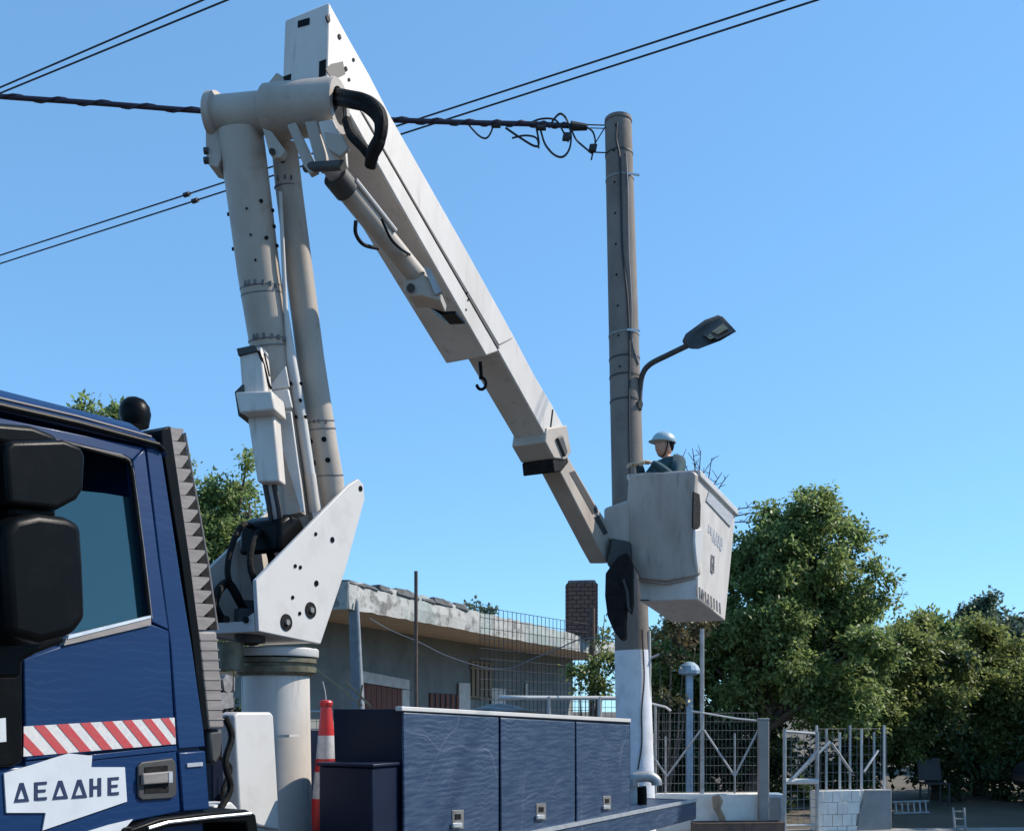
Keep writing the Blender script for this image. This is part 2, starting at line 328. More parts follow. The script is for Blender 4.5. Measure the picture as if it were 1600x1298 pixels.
tp('window_seal', tube([CP(x, y, .0) for x, y in ((-20, 671), (60, 683), (120, 697), (192, 716), (203, 724), (207, 745), (221, 855), (234, 968))], .012, 8), BK, door)
tp('window_seal', tube([CP(x, y, -.008) for x, y in ((100, 692), (150, 702), (190, 711), (202, 718), (208, 735), (224, 855), (237, 966))], .004, 6), GP, door)
tp('sill_trim', prism([CP(x, y, -.012) for x, y in ((104, 997), (236, 964), (236, 976), (100, 1008))], P*.03), GP, door)
tp('sill_trim', prism([CP(x, y, -.016) for x, y in ((108, 992), (236, 961), (236, 965), (106, 998))], P*.02), AL, door)
gl = tp('window_pane', prism([CP(x, y, .03) for x, y in ((-40, 756), (100, 764), (160, 770), (211, 778), (234, 968), (100, 1004), (-40, 1030))], P*.006), GLS, door)
gx = [100+i*9 for i in range(16)]
tp('window_trim', prism([CP(x, 947-(x-100)*.10+(2.2 if i % 2 else -1.2)+(3 if i % 5 == 0 else 0), .045) for i, x in enumerate(gx)]+[CP(236, 972, .045), CP(100, 1006, .045)], P*.02), BK, door)
# door handle
hd = tp('handle', prism([CP(x, y, -.012) for x, y in ((216, 1196), (222, 1190), (270, 1184), (275, 1190), (277, 1240), (270, 1247), (222, 1250), (216, 1244))], P*.012), DG, door, bevel=.006)
M['handle_well'] = BK
def plate(name, pts, dn, th, m, par, bevel=0): return tp(name, prism([CP(x, y, dn) for x, y in pts], P*th), m, par, bevel=bevel)
plate('handle_recess', ((226, 1198), (262, 1195), (264, 1237), (226, 1239)), -.0145, .003, RB, door)
plate('handle_bar', ((224, 1208), (271, 1204), (271, 1222), (224, 1226)), -.034, .019, GP, door, .006)
plate('handle_lock', ((264, 1206), (270, 1206), (270, 1222), (264, 1222)), -.037, .004, AL, door)
# hazard strip with red diagonals
def k7(x, y): return (x*.2296, 1000+y*.2296)
sp = tp('hazard_strip', prism([CP(*k7(x, y), -.004) for x, y in ((162, 585), (1188, 525), (1197, 705), (160, 790))], P*.0035), RW, door)
def yt(x): return 585-60*(x-162)/1026
def yb(x): return 790-85*(x-160)/1037
bands = [((162, 628), (162, 716), (232, yb(232)), (302, yb(302)))]
for a, b in ((232, 302), (388, 465), (545, 615), (695, 765), (835, 897), (968, 1030)):
    bands.append(((a, yt(a)), (b, yt(b)), (b+155-(b-500)*.035, yb(b+155)), (a+155-(a-500)*.035, yb(a+155))))
bands.append(((1095, yt(1095)), (1150, yt(1150)), (1191, 592), (1194, 662)))
for b in bands: tp('red_stripe', prism([CP(*k7(x, y), -.006) for x, y in b], P*.0015), RD, sp)
# logo sign with lettering
lg = tp('logo_sign', prism([CP(*k7(x, y), -.008) for x, y in ((28, 905), (470, 768), (628, 785), (622, 862), (850, 862), (865, 1095), (290, 1292), (312, 1172), (45, 1172))], P*.007), LW, door)
def letter(ch, x0, x1, yt_, yb_, sk):
    st_ = 23; ps = []
    def R(a, b, c, d): ps.append([(a, b), (c, b), (c, d), (a, d)])
    w_ = x1-x0; h = yb_-yt_
    if ch == 'D':
        xm = (x0+x1)/2
        ps.append([(xm-13, yt_), (xm+13, yt_), (x0+24, yb_-17), (x0, yb_), ]) ; ps.append([(xm-11, yt_+2), (xm+13, yt_), (x1, yb_), (x1-25, yb_-17)]); ps.append([(x0, yb_), (x0+20, yb_-20), (x1-20, yb_-20), (x1, yb_)])
    elif ch == 'E':
        R(x0, yt_, x0+st_, yb_); R(x0+st_, yt_, x1, yt_+20); R(x0+st_, (yt_+yb_)/2-10, x1-8, (yt_+yb_)/2+9); R(x0+st_, yb_-20, x1, yb_)
    elif ch == 'H':
        R(x0, yt_, x0+st_, yb_); R(x1-st_, yt_, x1, yb_); R(x0+st_, (yt_+yb_)/2-10, x1-st_, (yt_+yb_)/2+10)
    gs = []
    for i, p in enumerate(ps):
        gs.append(prism([CP(*k7(x, y-(x-x0)*.075), -.0105-.0004*i) for x, y in p], P*.0025))
    tp('letter', join(*gs), NT, lg)
for ch, x0, x1, a, b in (('D', 97, 200, 972, 1102), ('E', 235, 320, 965, 1090), ('D', 358, 465, 957, 1083), ('D', 488, 595, 950, 1076), ('H', 612, 690, 940, 1064), ('E', 735, 810, 933, 1055)):
    letter(ch, x0, x1, a, b, 0)
# black corner panel ahead of the door
tp('corner_panel', prism([CP(x, y, -.02) for x, y in ((-70, 1020), (36, 1022), (36, 1190), (20, 1197), (-70, 1205))], P*.05), BK, bevel=.01)
plate('sticker', ((-8, 1123), (9, 1121), (10, 1158), (-8, 1160)), -.023, .003, LW, TR)
# mirrors
mr = tp('mirror', prism([TP(x, y, -.42) for x, y in ((8, 700), (18, 688), (100, 686), (128, 697), (135, 712), (132, 765), (122, 780), (92, 796), (14, 788))], P*.24), BK, bevel=.045, seg=4)
mr2 = tp('mirror', prism([TP(x, y, -.45) for x, y in ((6, 830), (22, 808), (60, 800), (105, 806), (130, 818), (134, 880), (138, 966), (116, 992), (66, 1006), (16, 992))], P*.26), BK, bevel=.05, seg=4)
tp('mirror_neck', prism([TP(x, y, -.36) for x, y in ((18, 780), (90, 785), (90, 812), (18, 812))], P*.12), BK, mr2, bevel=.02)
tp('mirror_arm', prism([TP(x, y, -.36) for x, y in ((-90, 645), (-20, 658), (50, 664), (86, 678), (100, 694), (20, 696), (-90, 680))], P*.16), BK, mr, bevel=.03, seg=3)
tp('mirror_bracket', prism([TP(x, y, -.28) for x, y in ((-60, 985), (100, 990), (104, 1003), (60, 1020), (34, 1034), (34, 1060), (-60, 1060))], P*.27), BK, mr2, bevel=.03)
# roof beacon
bq = U(213, 655, T(S_of(213, .55), .55, 0).y)
tp('roof_beacon', lathe(bq-Z*.04, (-.1, 0, 1), [(.02, 0), (.062, .0), (.07, .03), (.078, .06), (.074, .10), (.055, .133), (.025, .15), (0.0, .153)], 24), BK, smooth=True)
tp('beacon_bracket', cyl(bq+V((-.07, 0, -.02)), bq+V((-.04, 0, .09)), .02), BK)
# rear air intake with louvres
def IP(px, py, dn=.0): return TP(px, py, .14+dn)
L0 = [(266, 666), (297, 880), (310, 984)]; R0 = [(288, 676), (324, 880), (339, 984)]
def lerp(pts, y):
    for (xa, ya), (xb, yb_) in zip(pts, pts[1:]):
        if y <= yb_ or (xb, yb_) == pts[-1]: return xa+(xb-xa)*(y-ya)/(yb_-ya)
tp('intake_seal', prism([IP(x, y, -.03) for x, y in ((252, 672), (266, 665), (297, 880), (311, 984), (326, 1138), (317, 1142), (300, 1000), (284, 880), (253, 690))], P*.3), BK, bevel=.005)
intake = tp('air_intake', prism([IP(x, y, .05) for x, y in ((267, 667), (287, 677), (323, 880), (338, 984), (311, 984), (298, 880))], P*.3), RB)
ny = 15; ys = [668+(984-668)*i/ny for i in range(ny+1)]
for i in range(ny):
    a, b = ys[i], ys[i+1]; g = (b-a)
    tp('louvre', prism([IP(lerp(L0, a), a), IP(lerp(R0, a), a+2), IP(lerp(R0, a)+.3, a+g*.28), IP(lerp(L0, b)+(lerp(R0, b)-lerp(L0, b))*.38, b-.6), IP(lerp(L0, b), b-.4)], P*.045), GP, intake)
tp('intake_post', tube([IP(289, 676, .02), IP(325, 880, .02), IP(340, 984, .02)], .006, 6), GP, intake)
dct = tp('intake_duct', prism([IP(x, y) for x, y in ((310, 986), (339, 986), (351, 1137), (326, 1139))], P*.28), GP, bevel=.012)
for i in range(9):
    y = 998+i*15.5; tp('duct_rib', prism([IP(x, yy, -.004) for x, yy in ((312+(y-986)*.1, y), (340+(y-986)*.075, y), (340.2+(y-986)*.075, y+2), (312.2+(y-986)*.1, y+2))], P*.004), GP, dct)
tp('duct_boot', prism([IP(x, y, .02) for x, y in ((327, 1140), (350, 1138), (347, 1180), (338, 1196), (329, 1190))], P*.2), DG, bevel=.02)
tp('hose', tube(spline([IP(352, 1120, .2), IP(362, 1150, .2), IP(352, 1190, .2), IP(360, 1230, .2), IP(345, 1262, .2)]), .018, 8), RB)
tp('hose', tube(spline([IP(342, 1180, .3), IP(360, 1200, .3), IP(348, 1235, .3), IP(358, 1262, .3)]), .014, 8), RB)
# front mudguard
mg = tp('mudguard', prism([TP(x, y, -.06) for x, y in ((186, 1325), (205, 1294), (250, 1278), (320, 1269), (385, 1264), (400, 1272), (408, 1330), (392, 1330), (384, 1284), (330, 1284), (262, 1292), (225, 1308), (208, 1330))], P*.5), BK, bevel=.008)
tp('lit_guard_edge', tube([TP(x, y, -.065) for x, y in ((232, 1293), (262, 1284), (330, 1276), (392, 1270))], .008, 6), AL, mg)  # pale tube paints the light along the guard's top edge
plate('step_trim', ((118, 1304), (170, 1288), (208, 1279), (186, 1304)), -.006, .005, LW, TR)
tp('frame_plate', prism([TP(x, y, .35) for x, y in ((334, 1258), (362, 1252), (372, 1262), (372, 1330), (334, 1330))], P*.3), WL, bevel=.01)
# ---- lockers
LKW = N_of(520, S_of(630, 0))
lock = tp('locker', prism([TP(x, y, 0) for x, y in ((630, 1107), (985, 1127), (985, 1276), (637, 1335))], P*LKW), NV, bevel=.006)
cuts = [(631, 779.5), (783, 898.5), (901, 984.5)]
def ty(x): return 1108+20*(x-630)/355
def by(x): return 1334-59*(x-637)/348
for i, (a, b) in enumerate(cuts):
    dd = tp('locker_door', prism([TP(x, y, -.018) for x, y in ((a, ty(a)+4), (b, ty(b)+4), (b, by(b)-2), (a+.5, by(a)-2))], P*.018), BX, bevel=.008)
    lx, ly = ((716, 1280), (846, 1268), (949, 1254))[i]; ww = (9, 7.5, 6)[i]; hh = (15, 13, 11)[i]
    lt = tp('latch', prism([TP(x, y, -.024) for x, y in ((lx-ww, ly-hh), (lx+ww, ly-hh-.5), (lx+ww, ly+hh-.5), (lx-ww, ly+hh))], P*.006), ST, dd, bevel=.003)
    tp('latch_grip', prism([TP(x, y, -.045) for x, y in ((lx-ww*.8, ly+hh*.35), (lx+ww*.8, ly+hh*.3), (lx+ww*.8, ly+hh*.8), (lx-ww*.8, ly+hh*.85))], P*.02), AL, dd, bevel=.004)
    tp('latch_hole', prism([TP(x, y, -.028) for x, y in ((lx-ww*.5, ly-hh*.6), (lx+ww*.5, ly-hh*.6), (lx+ww*.5, ly-hh*.05), (lx-ww*.5, ly))], P*.004), RB, dd)
tp('top_trim', prism([TP(x, y, -.022) for x, y in ((628, 1103), (986, 1122.5), (986, 1128), (628, 1110))], P*.05), WL, lock, bevel=.004)
sf = S_of(630, 0); zt = TP(630, 1105, 0).z
tp('front_box', tbox(sf-.3, sf-.012, .02, N_of(498, sf-.3), .86, SP(500, 1196, sf-.3).z), NV, bevel=.012)
tp('front_box_lid', tbox(sf-.315, sf-.01, .005, N_of(496, sf-.3), SP(500, 1196, sf-.3).z+.001, SP(500, 1196, sf-.3).z+.022), NV, bevel=.006)
tp('far_locker', prism([T(sf+.1, 1.7, .86), T(S_of(985, 0), 1.7, .73), T(S_of(985, 0), 1.7, 1.55), T(sf+.1, 1.7, 1.62)], P*.72), NV, bevel=.01)
e = S_of(1006, .25); zd = .86-.0265*(e-6.35)
pp = T(e, .25, 0)
ye = T(e, .25, 0).y
exh = tp('exhaust_elbow', tube(spline([U(1003, 1275, ye), U(1003, 1240, ye), U(1002, 1228, ye)], 4), .055, 14), BK, smooth=True)
tp('exhaust_cowl', tube(spline([U(988, 1226, ye-.02), U(990, 1216, ye-.02), U(999, 1213, ye-.02), U(1016, 1213, ye-.02), U(1025, 1219, ye-.02), U(1026, 1226, ye-.02)], 5), .058, 16), GAL, exh, smooth=True)
tp('exhaust_bracket', prism([U(x, y, ye-.05) for x, y in ((984, 1213), (995, 1216), (996, 1276), (986, 1276))], V((.3, .95, 0))*.12), GAL, exh, bevel=.006)
# ---- crane pedestal
C = T(7.12, 1.15, 0)
zring = 2.10
ped = tp('pedestal', cyl(C+Z*.8, C+Z*(zring-.02), .245, .225, 40), WH, smooth=True)
tp('weld_strip', prism([SP(433, 1148, 6.86), SP(452, 1147, 6.86), SP(452, 1151, 6.86), SP(433, 1152, 6.86)], D*.1), WL, ped)
tp('pedestal_plate', prism([SP(x, y, 6.95) for x, y in ((376, 1036), (418, 1040), (424, 1120), (430, 1330), (376, 1330))], D*.2), WL, bevel=.01)
tk = tp('hydraulic_tank', prism([TP(x, y, .62) for x, y in ((366, 1118), (372, 1112), (424, 1112), (428, 1118), (438, 1297), (404, 1290), (374, 1272))], P*.12), WL, bevel=.015, seg=3)
tp('slew_ring', lathe(C+Z*(zring-.11), Z, [(.22, 0), (.24, .0), (.27, .025), (.275, .06), (.25, .065), (.25, .085), (.275, .09), (.275, .12), (.2, .121)], 48), GR, smooth=True)
tp('ring_cover', lathe(C+Z*(zring+.02), Z, [(.2, 0), (.285, 0), (.29, .01), (.29, .05), (.28, .06), (.2, .061)], 48), WL, smooth=True)
tp('slew_motor', cyl(T(6.72, 1.2, zring-.08), T(6.72, 1.2, zring+.10), .09, .09, 20), GR, smooth=True)
# ---- turret
nn, nf = .84, 1.42
pn = [(400, 906), (545, 757), (560, 748), (568, 757), (570, 780), (540, 890), (501, 1006), (404, 986)]
tur = tp('turret', prism([TP(x, y, nn) for x, y in pn], P*.03), WL, bevel=.006)
farp = [q+P*(nf-nn) for q in [TP(x, y, nn) for x, y in pn]]
tp('far_plate', prism(farp, -P*.03), WH, tur, bevel=.006)
def ts(q): r = q-A; return r.dot(D), r.z
a, b = ts(TP(402, 935, nn)), ts(TP(403, 986, nn))
fp = [T(a[0]-.005, nn+.031, a[1]-.09), T(a[0]-.005, nn+.12, a[1]-.14), T(a[0]-.005, nf-.15, a[1]-.14), T(a[0]-.005, nf-.031, a[1]-.03), T(b[0]-.005, nf-.031, b[1]), T(b[0]-.005, nn+.031, b[1])]
tp('front_plate', prism(fp, D*.02), WL, tur)
tp('base_plate', prism([T(b[0]+.02, nn+.035, b[1]+.01), T(ts(TP(501, 1006, nn))[0], nn+.035, ts(TP(501, 1006, nn))[1]+.01), T(ts(TP(501, 1006, nn))[0], nf-.035, ts(TP(501, 1006, nn))[1]+.01), T(b[0]+.02, nf-.035, b[1]+.01)], Z*.03), WH, tur)
a2, b2 = ts(TP(566, 790, nn)), ts(TP(505, 992, nn))
tp('back_plate', prism([T(a2[0]-.06, nn+.031, a2[1]), T(a2[0]-.06, nf-.031, a2[1]), T(b2[0]-.06, nf-.031, b2[1]), T(b2[0]-.06, nn+.031, b2[1])], -D*.02), WH, tur)
def disc(px, py, r, m, name, par, n=nn, th=.006):
    q = TP(px, py, n); return tp(name, cyl(q-P*th, q+P*.004, r, r, 22), m, par, smooth=True)
for px, py, r in ((447, 972, .055), (485, 953, .055)):
    q = TP(px, py, nn)
    tp('access_hole', lathe(q-P*.007, P, [(r*.6, .0), (r, 0), (r*1.03, .006), (r, .012)], 24), RB, tur, smooth=True)
    tp('hole_fitting', lathe(q-P*.02, P, [(.0, 0), (r*.35, 0), (r*.4, .014)], 8), ST, tur)
for px, py in ((519, 843), (494, 911), (493, 834), (461, 884), (469, 886), (457, 933), (468, 958), (563, 763)): disc(px, py, .013 if (px, py) not in ((519, 843), (563, 763), (494, 911)) else .02, BK, 'pin', tur)
for px, py in ((355, 967), (385, 968)):
    q = SP(px, py, a[0]-.005); tp('front_pin', cyl(q-D*.012, q, .022, .022, 16), BK, tur)
tp('turret_hose', tube(spline([T(6.9, 1.0, 2.35), T(6.75, 1.05, 2.7), T(6.9, 1.1, 2.95), T(7.05, 1.1, 2.7), T(7.0, 1.15, 2.4)]), .022, 8), RB, tur)
tp('turret_hose', tube(spline([T(6.95, 1.2, 2.35), T(6.7, 1.2, 2.65), T(6.85, 1.2, 3.0), T(7.1, 1.2, 2.85), T(7.15, 1.2, 2.4)]), .02, 8), RB, tur)
tp('turret_hose', tube(spline([T(6.75, 1.25, 2.3), T(6.6, 1.22, 2.45), T(6.75, 1.25, 2.6), T(6.9, 1.25, 2.45)]), .03, 8), RB, tur)
tp('turret_motor', join(cyl(T(6.8, 1.1, 2.2), T(6.8, 1.1, 2.42), .1, .1, 20), cyl(T(6.95, 1.25, 2.2), T(6.95, 1.25, 2.5), .07, .07, 20)), DG, tur)
# ---- lower boom (two parallel arms)
def W2(px, py, Y): return U(px, py, Y)
YT, YB = 6.42, 6.98
def yl(py): return YT+(YB-YT)*(py-200)/580
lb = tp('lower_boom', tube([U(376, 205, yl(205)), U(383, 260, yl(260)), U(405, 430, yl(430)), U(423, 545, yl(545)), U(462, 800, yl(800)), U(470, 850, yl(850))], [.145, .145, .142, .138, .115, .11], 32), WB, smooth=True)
def band(pa, pb, y0, y1, r, par, m=INK):
    ax = (U(*pb, yl(pb[1]))-U(*pa, yl(pa[1]))).normalized()
    q = U(*pa, yl(pa[1])); tp('band', lathe(q, ax, [(r-.01, 0), (r, 0), (r, .008), (r-.01, .008)], 32), m, par, smooth=True)
def boltrow(path, r, par):
    for px, py, ang in path:
        pass
for y in (449, 531, ):
    x = 405+(423-405)*(y-430)/115
    band((x, y), (x+18, y+115), 0, 0, .1435, lb); band((x+1.8, y+11), (x+19.8, y+126), 0, 0, .1428, lb)
    for dx in (-18, -12, -2, 10, 20, 27):    # worn tick marks between the two lines
        X_ = dx/ (1540/yl(y)); rr = .1425
        q = U(x+1, y+5.5, yl(y)) + V((X_, -math.sqrt(max(rr*rr-X_*X_, 1e-5)), 0))
        tp('tick_mark', bx(q-V((.008, .006, .014)), V((.016, 0, 0)), V((0, .012, 0)), Z*.03), INK, lb)
for px, py in ((414, 328), (430, 331), (429, 357), (422, 384), (437, 386), (356, 337), (365, 391), (395, 344), (401, 384), (408, 422)):
    x = 383+(405-383)*(py-260)/170; X_ = (px-x)/(1540/yl(py)); X_ = max(-.144, min(.144, X_))
    q = U(x, py, yl(py))+V((X_, -math.sqrt(max(.145**2-X_**2, 1e-5)), 0)); nrm = V((X_, -math.sqrt(max(.145**2-X_**2, 1e-5)), 0)).normalized()
    tp('bolt', cyl(q-nrm*.01, q+nrm*.012, .012 if px > 410 or px < 370 else .007, None, 8), BK, lb)
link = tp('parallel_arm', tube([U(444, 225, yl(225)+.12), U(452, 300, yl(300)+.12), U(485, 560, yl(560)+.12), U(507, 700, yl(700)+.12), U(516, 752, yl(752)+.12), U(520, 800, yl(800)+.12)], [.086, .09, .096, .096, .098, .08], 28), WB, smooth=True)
def link_ring(px, py, px2, py2, r):
    q = U(px, py, yl(py)+.12); ax = (U(px2, py2, yl(py2)+.12)-q).normalized()
    tp('band', lathe(q, ax, [(r-.01, 0), (r, 0), (r, .008), (r-.01, .008)], 28), INK, link, smooth=True)
link_ring(450, 292, 485, 560, .0925); link_ring(501, 658, 507, 700, .099); link_ring(503, 670, 507, 700, .099); link_ring(515, 742, 520, 800, .1)
for px, py, x in ((446, 262, 448), (510, 692, 505), (516, 724, 511), (489, 693, 505), (494, 726, 511)):
    X_ = (px-x)/(1540/yl(py)); X_ = max(-.09, min(.09, X_)); nrm = V((X_, -math.sqrt(max(.095**2-X_**2, 1e-5)), 0)).normalized()
    q = U(x, py, yl(py)+.12)+nrm*.094; tp('bolt', cyl(q-nrm*.01, q+nrm*.01, .018, None, 10), BK, link)
for X_, px, py, rr in ((-.05, 450, 288, .091), (0, 450, 288, .091), (.04, 450, 288, .091), (-.03, 502, 664, .097), (.0, 502, 664, .097), (.05, 502, 664, .097)):
    q = U(px, py, yl(py)+.12)+V((X_, -math.sqrt(rr*rr-X_*X_), 0)); tp('tick_mark', bx(q-V((.006, .006, .012)), V((.012, 0, 0)), V((0, .012, 0)), Z*.026), INK, link)
# levelling rod, gusset plates, cylinder box
tp('levelling_rod', tube([U(438, 300, yl(300)-.02), U(446, 480, yl(480)-.05), U(455, 560, yl(560)-.06), U(472, 660, yl(660)-.06), U(484, 740, yl(740)-.06)], [.012, .016, .034, .038, .038], 16), WL, lb, smooth=True)
tp('levelling_rod', cyl(U(484, 740, yl(740)-.06), U(492, 800, yl(800)-.06), .042, .042, 16), WH, lb, smooth=True)
for px, py in ((455, 600), (471, 600), (470, 626), (463, 652), (478, 652)):
    q = U(px, py, yl(py)-.06-.03); tp('rod_clamp', cyl(q, q-V((0, .02, 0)), .011, None, 8), BK, lb)
def yp(name, pts, Y, th, m, par=lb, bevel=.006, dvec=None):
    return tp(name, prism([U(x, y, Y) for x, y in pts], (dvec if dvec is not None else V((.1, .995, 0)))*th), m, par, bevel=bevel)
yp('gusset', ((419, 606), (446, 571), (452, 604), (423, 610)), 6.6, .02, WL)
yp('gusset', ((422, 611), (450, 607), (456, 636), (430, 641)), 6.57, .03, WL)
yp('gusset_pin', ((431, 620), (436, 620), (436, 629), (431, 629)), 6.565, .01, BK)
yp('gusset', ((424, 645), (455, 642), (476, 800), (470, 800)), 6.66, .02, WL)
cb = yp('cylinder_box', ((373, 546), (408, 540), (414, 600), (416, 645), (383, 648), (377, 600)), 6.38, .14, WH, TR, .012)
yp('box_cap', ((369, 544), (398, 538), (404, 548), (372, 556)), 6.365, .17, DG, cb)
yp('clamp', ((367, 612), (425, 610), (429, 640), (374, 645)), 6.33, .24, WH, cb, .012)
yp('clamp_side', ((366, 612), (378, 600), (381, 600), (382, 648), (372, 650)), 6.37, .24, DG, cb)
yp('cylinder_box', ((386, 650), (428, 643), (437, 752), (402, 753)), 6.44, .13, WH, TR, .012)
for dx in (0, 8, 15):
    tp('lift_hose', tube([U(412+dx, 748, 6.52), U(420+dx, 790, 6.58), U(431+dx, 860, 6.72)], .017, 8), GAL if dx == 8 else DG, lb)
yp('lift_cylinder', ((434, 640), (452, 648), (470, 800), (446, 806)), 6.72, .12, WB)
tp('cable_run', tube([U(404, 548, 6.36), U(412, 570, 6.4), U(420, 600, 6.44), U(424, 608, 6.46)], .009, 6), RB, lb)
tp('cable_run', tube([U(413, 552, 6.38), U(421, 588, 6.45)], .006, 6), RB, lb)
tp('pivot_boss', prism([TP(x, y, .93) for x, y in ((438, 812), (452, 802), (470, 806), (480, 830), (470, 860), (436, 862))], P*.36), BK, tur, bevel=.03)
# ---- elbow hub
PR = U(531, 166, 6.24); PL = U(331, 184, 6.46); ax = (PL-PR).normalized(); Lh = (PL-PR).length
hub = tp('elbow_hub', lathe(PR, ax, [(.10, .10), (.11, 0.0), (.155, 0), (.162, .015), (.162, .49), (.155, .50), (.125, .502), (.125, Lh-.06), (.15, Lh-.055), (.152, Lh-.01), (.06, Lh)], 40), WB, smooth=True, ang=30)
tp('hub_bore', cyl(PR+ax*.02, PR+ax*.12, .105, .105, 24), RB, hub)
def hp(name, pts, Y, th, m, bevel=.006): return yp(name, pts, Y, th, m, hub, bevel)
hp('hub_cheek', ((321, 165), (330, 153), (345, 152), (348, 215), (345, 250), (340, 262), (326, 258), (321, 240)), 6.40, .16, WB)
for py in (236, 251): tp('hub_pin', cyl(U(326, py, 6.40), U(319, py, 6.40), .022, None, 12), DG, hub)
hp('hub_lug', ((410, 200), (424, 205), (446, 235), (440, 246), (428, 247), (420, 238)), 6.22, .05, WB)
hp('hub_lug', ((414, 135), (432, 113), (441, 118), (446, 140), (440, 150), (412, 152)), 6.3, .04, WB)
hp('hub_lug', ((448, 195), (462, 190), (490, 250), (496, 266), (484, 272), (474, 258)), 6.2, .05, WB)
hp('hub_lug', ((476, 190), (494, 188), (510, 240), (512, 262), (500, 266), (492, 252)), 6.16, .05, WB)
hp('hub_lug', ((497, 190), (520, 186), (540, 230), (542, 258), (525, 268), (514, 250)), 6.12, .04, WH)
tp('lug_pin', cyl(U(478, 262, 6.25), U(535, 258, 6.05), .03, None, 16), DG, hub)
tp('lug_pin', cyl(U(425, 237, 6.2), U(432, 237, 6.45), .02, None, 12), DG, hub)
hp('hub_bracket', ((505, 205), (535, 210), (545, 232), (530, 245), (512, 232)), 6.05, .03, WB)
# ---- upper boom
NB = .45
def ub(name, pts, n, wd, m, par=None, bevel=.012): return tp(name, prism([TP(x, y, n) for x, y in pts], P*wd), m, par or TR, bevel=bevel)
u1 = ub('upper_boom', ((514, 3), (544, 58), (577, 116), (612, 184), (686, 315), (723, 380), (790, 501), (804, 527), (780, 540), (562, 172), (510, 128), (512, 60)), NB, .36, WH)
ub('boom_cover_strip', ((519, 134), (552, 160), (560, 168), (779, 548), (760, 556), (640, 346), (540, 168)), NB-.012, .385, WH, u1)
ub('boom_seam', ((566, 176), (568, 176), (781, 544), (779, 545)), NB-.013, .012, DG, u1, 0)
tpq = ub('tail_slot', ((515, 22), (516, 22), (516, 30), (515, 30)), NB, .01, BK, u1, 0)
def tailp(pts, m, name):   # on the tail face
    a0 = TP(514, 3, NB); a1 = TP(511, 118, NB)
    return tp(name, prism([a0+(a1-a0)*v_+P*.36*u_-D*.006 for u_, v_ in pts], D*.006), m, u1)
tailp(((.42, .12), (.68, .10), (.68, .19), (.42, .21)), BK, 'tail_slot'); tailp(((.02, .78), (.17, .78), (.17, 1.0), (.02, 1.0)), BK, 'tail_slot'); tailp(((.80, .80), (1., .80), (1., 1.0), (.8, 1.0)), BK, 'tail_slot')
for px, py, r in ((530, 58, .016), (552, 94, .011), (540, 108, .014), (545, 125, .01), (512, 30, .02)): disc(px, py, r, BK, 'boom_pin', u1, NB, .007)
ub('peeled_patch', ((509, 108), (518, 100), (536, 96), (538, 108), (540, 116), (528, 122), (516, 120)), NB-.004, .004, DG, u1, 0)
for px, py in ((729, 458), (731, 469), (728, 484)): disc(px, py, .008, BK, 'boom_pin', u1, NB-.012, .006)
u2 = ub('boom_extension', ((750, 470), (800, 519), (834, 584), (862, 631), (884, 672), (890, 700), (870, 713), (779, 549), (752, 510)), NB+.02, .31, WH)
ub('extension_collar', ((855, 668), (886, 664), (893, 706), (884, 718), (866, 716), (852, 690)), NB+.0, .35, WB, u2)
ub('extension_gap', ((863, 640), (865, 639), (860, 682), (858, 682)), NB+.016, .01, BK, u2, 0)
ub('collar_clip', ((872, 684), (880, 680), (888, 706), (884, 714)), NB-.03, .03, DG, u2)
ub('rubber_boot', ((864, 717), (886, 712), (889, 722), (878, 736), (866, 738)), NB+.015, .33, RB, u2)
u3 = ub('boom_tip', ((868, 722), (887, 712), (930, 786), (973, 856), (968, 878), (948, 878), (936, 856)), NB+.07, .2, WB)
for q in (((890, 738), (898, 735), (935, 800), (926, 803)), ((928, 808), (936, 805), (950, 832), (944, 836))): ub('tip_groove', q, NB+.066, .004, DG, u3, 0)
# hook on the boom
hq = TP(752, 590, NB+.18)
tp('boom_hook', join(tube([TP(750, 565, NB+.18), hq], .016, 8), tube([hq+V((math.sin(t)*.04, 0, -.05+math.cos(t)*.05)) for t in [i*.5 for i in range(-1, 10)]], .014, 8)), BK, u2)
# lift cylinder under the upper boom
ca, cb_ = U(528, 280, 6.30), U(662, 446, 7.15)
cyl_ = tp('boom_cylinder', cyl(ca+(cb_-ca)*.05, cb_, .072, .076, 24), WB, smooth=True)
tp('cylinder_eye', tube([U(512, 258, 6.22), ca+(cb_-ca)*.08], [.05, .06], 16), GAL, cyl_, smooth=True)
tp('cylinder_head', cyl(ca-(cb_-ca)*.03, ca+(cb_-ca)*.09, .085, None, 24), DG, cyl_, smooth=True)
tp('cylinder_pipe', tube([ca+(cb_-ca)*.1+V((.06, -.06, .04)), ca+(cb_-ca)*.55+V((.06, -.06, .04))], .016, 8), WL, cyl_)
tp('cylinder_hose', tube(spline([U(556, 345, 6.4), U(556, 365, 6.42), U(568, 382, 6.48), U(590, 388, 6.62)]), .013, 8), RB, cyl_)
tp('cylinder_hose', tube(spline([U(596, 342, 6.5), U(610, 372, 6.58), U(625, 388, 6.7), U(640, 398, 6.85)]), .009, 8), BK, cyl_)
tp('cylinder_mount', prism([U(x, y, 7.0) for x, y in ((630, 440), (652, 424), (668, 432), (690, 458), (688, 470), (660, 462), (640, 462), (631, 456))], V((.1, .995, 0))*.22), WB, cyl_, bevel=.01)
tp('mount_pin', cyl(U(642, 450, 6.95), U(642, 448, 7.3), .03, None, 14), DG, cyl_)
tp('mount_bracket', prism([U(x, y, 6.97) for x, y in ((662, 418), (672, 420), (690, 455), (680, 460))], V((.1, .995, 0))*.06), GAL, cyl_)
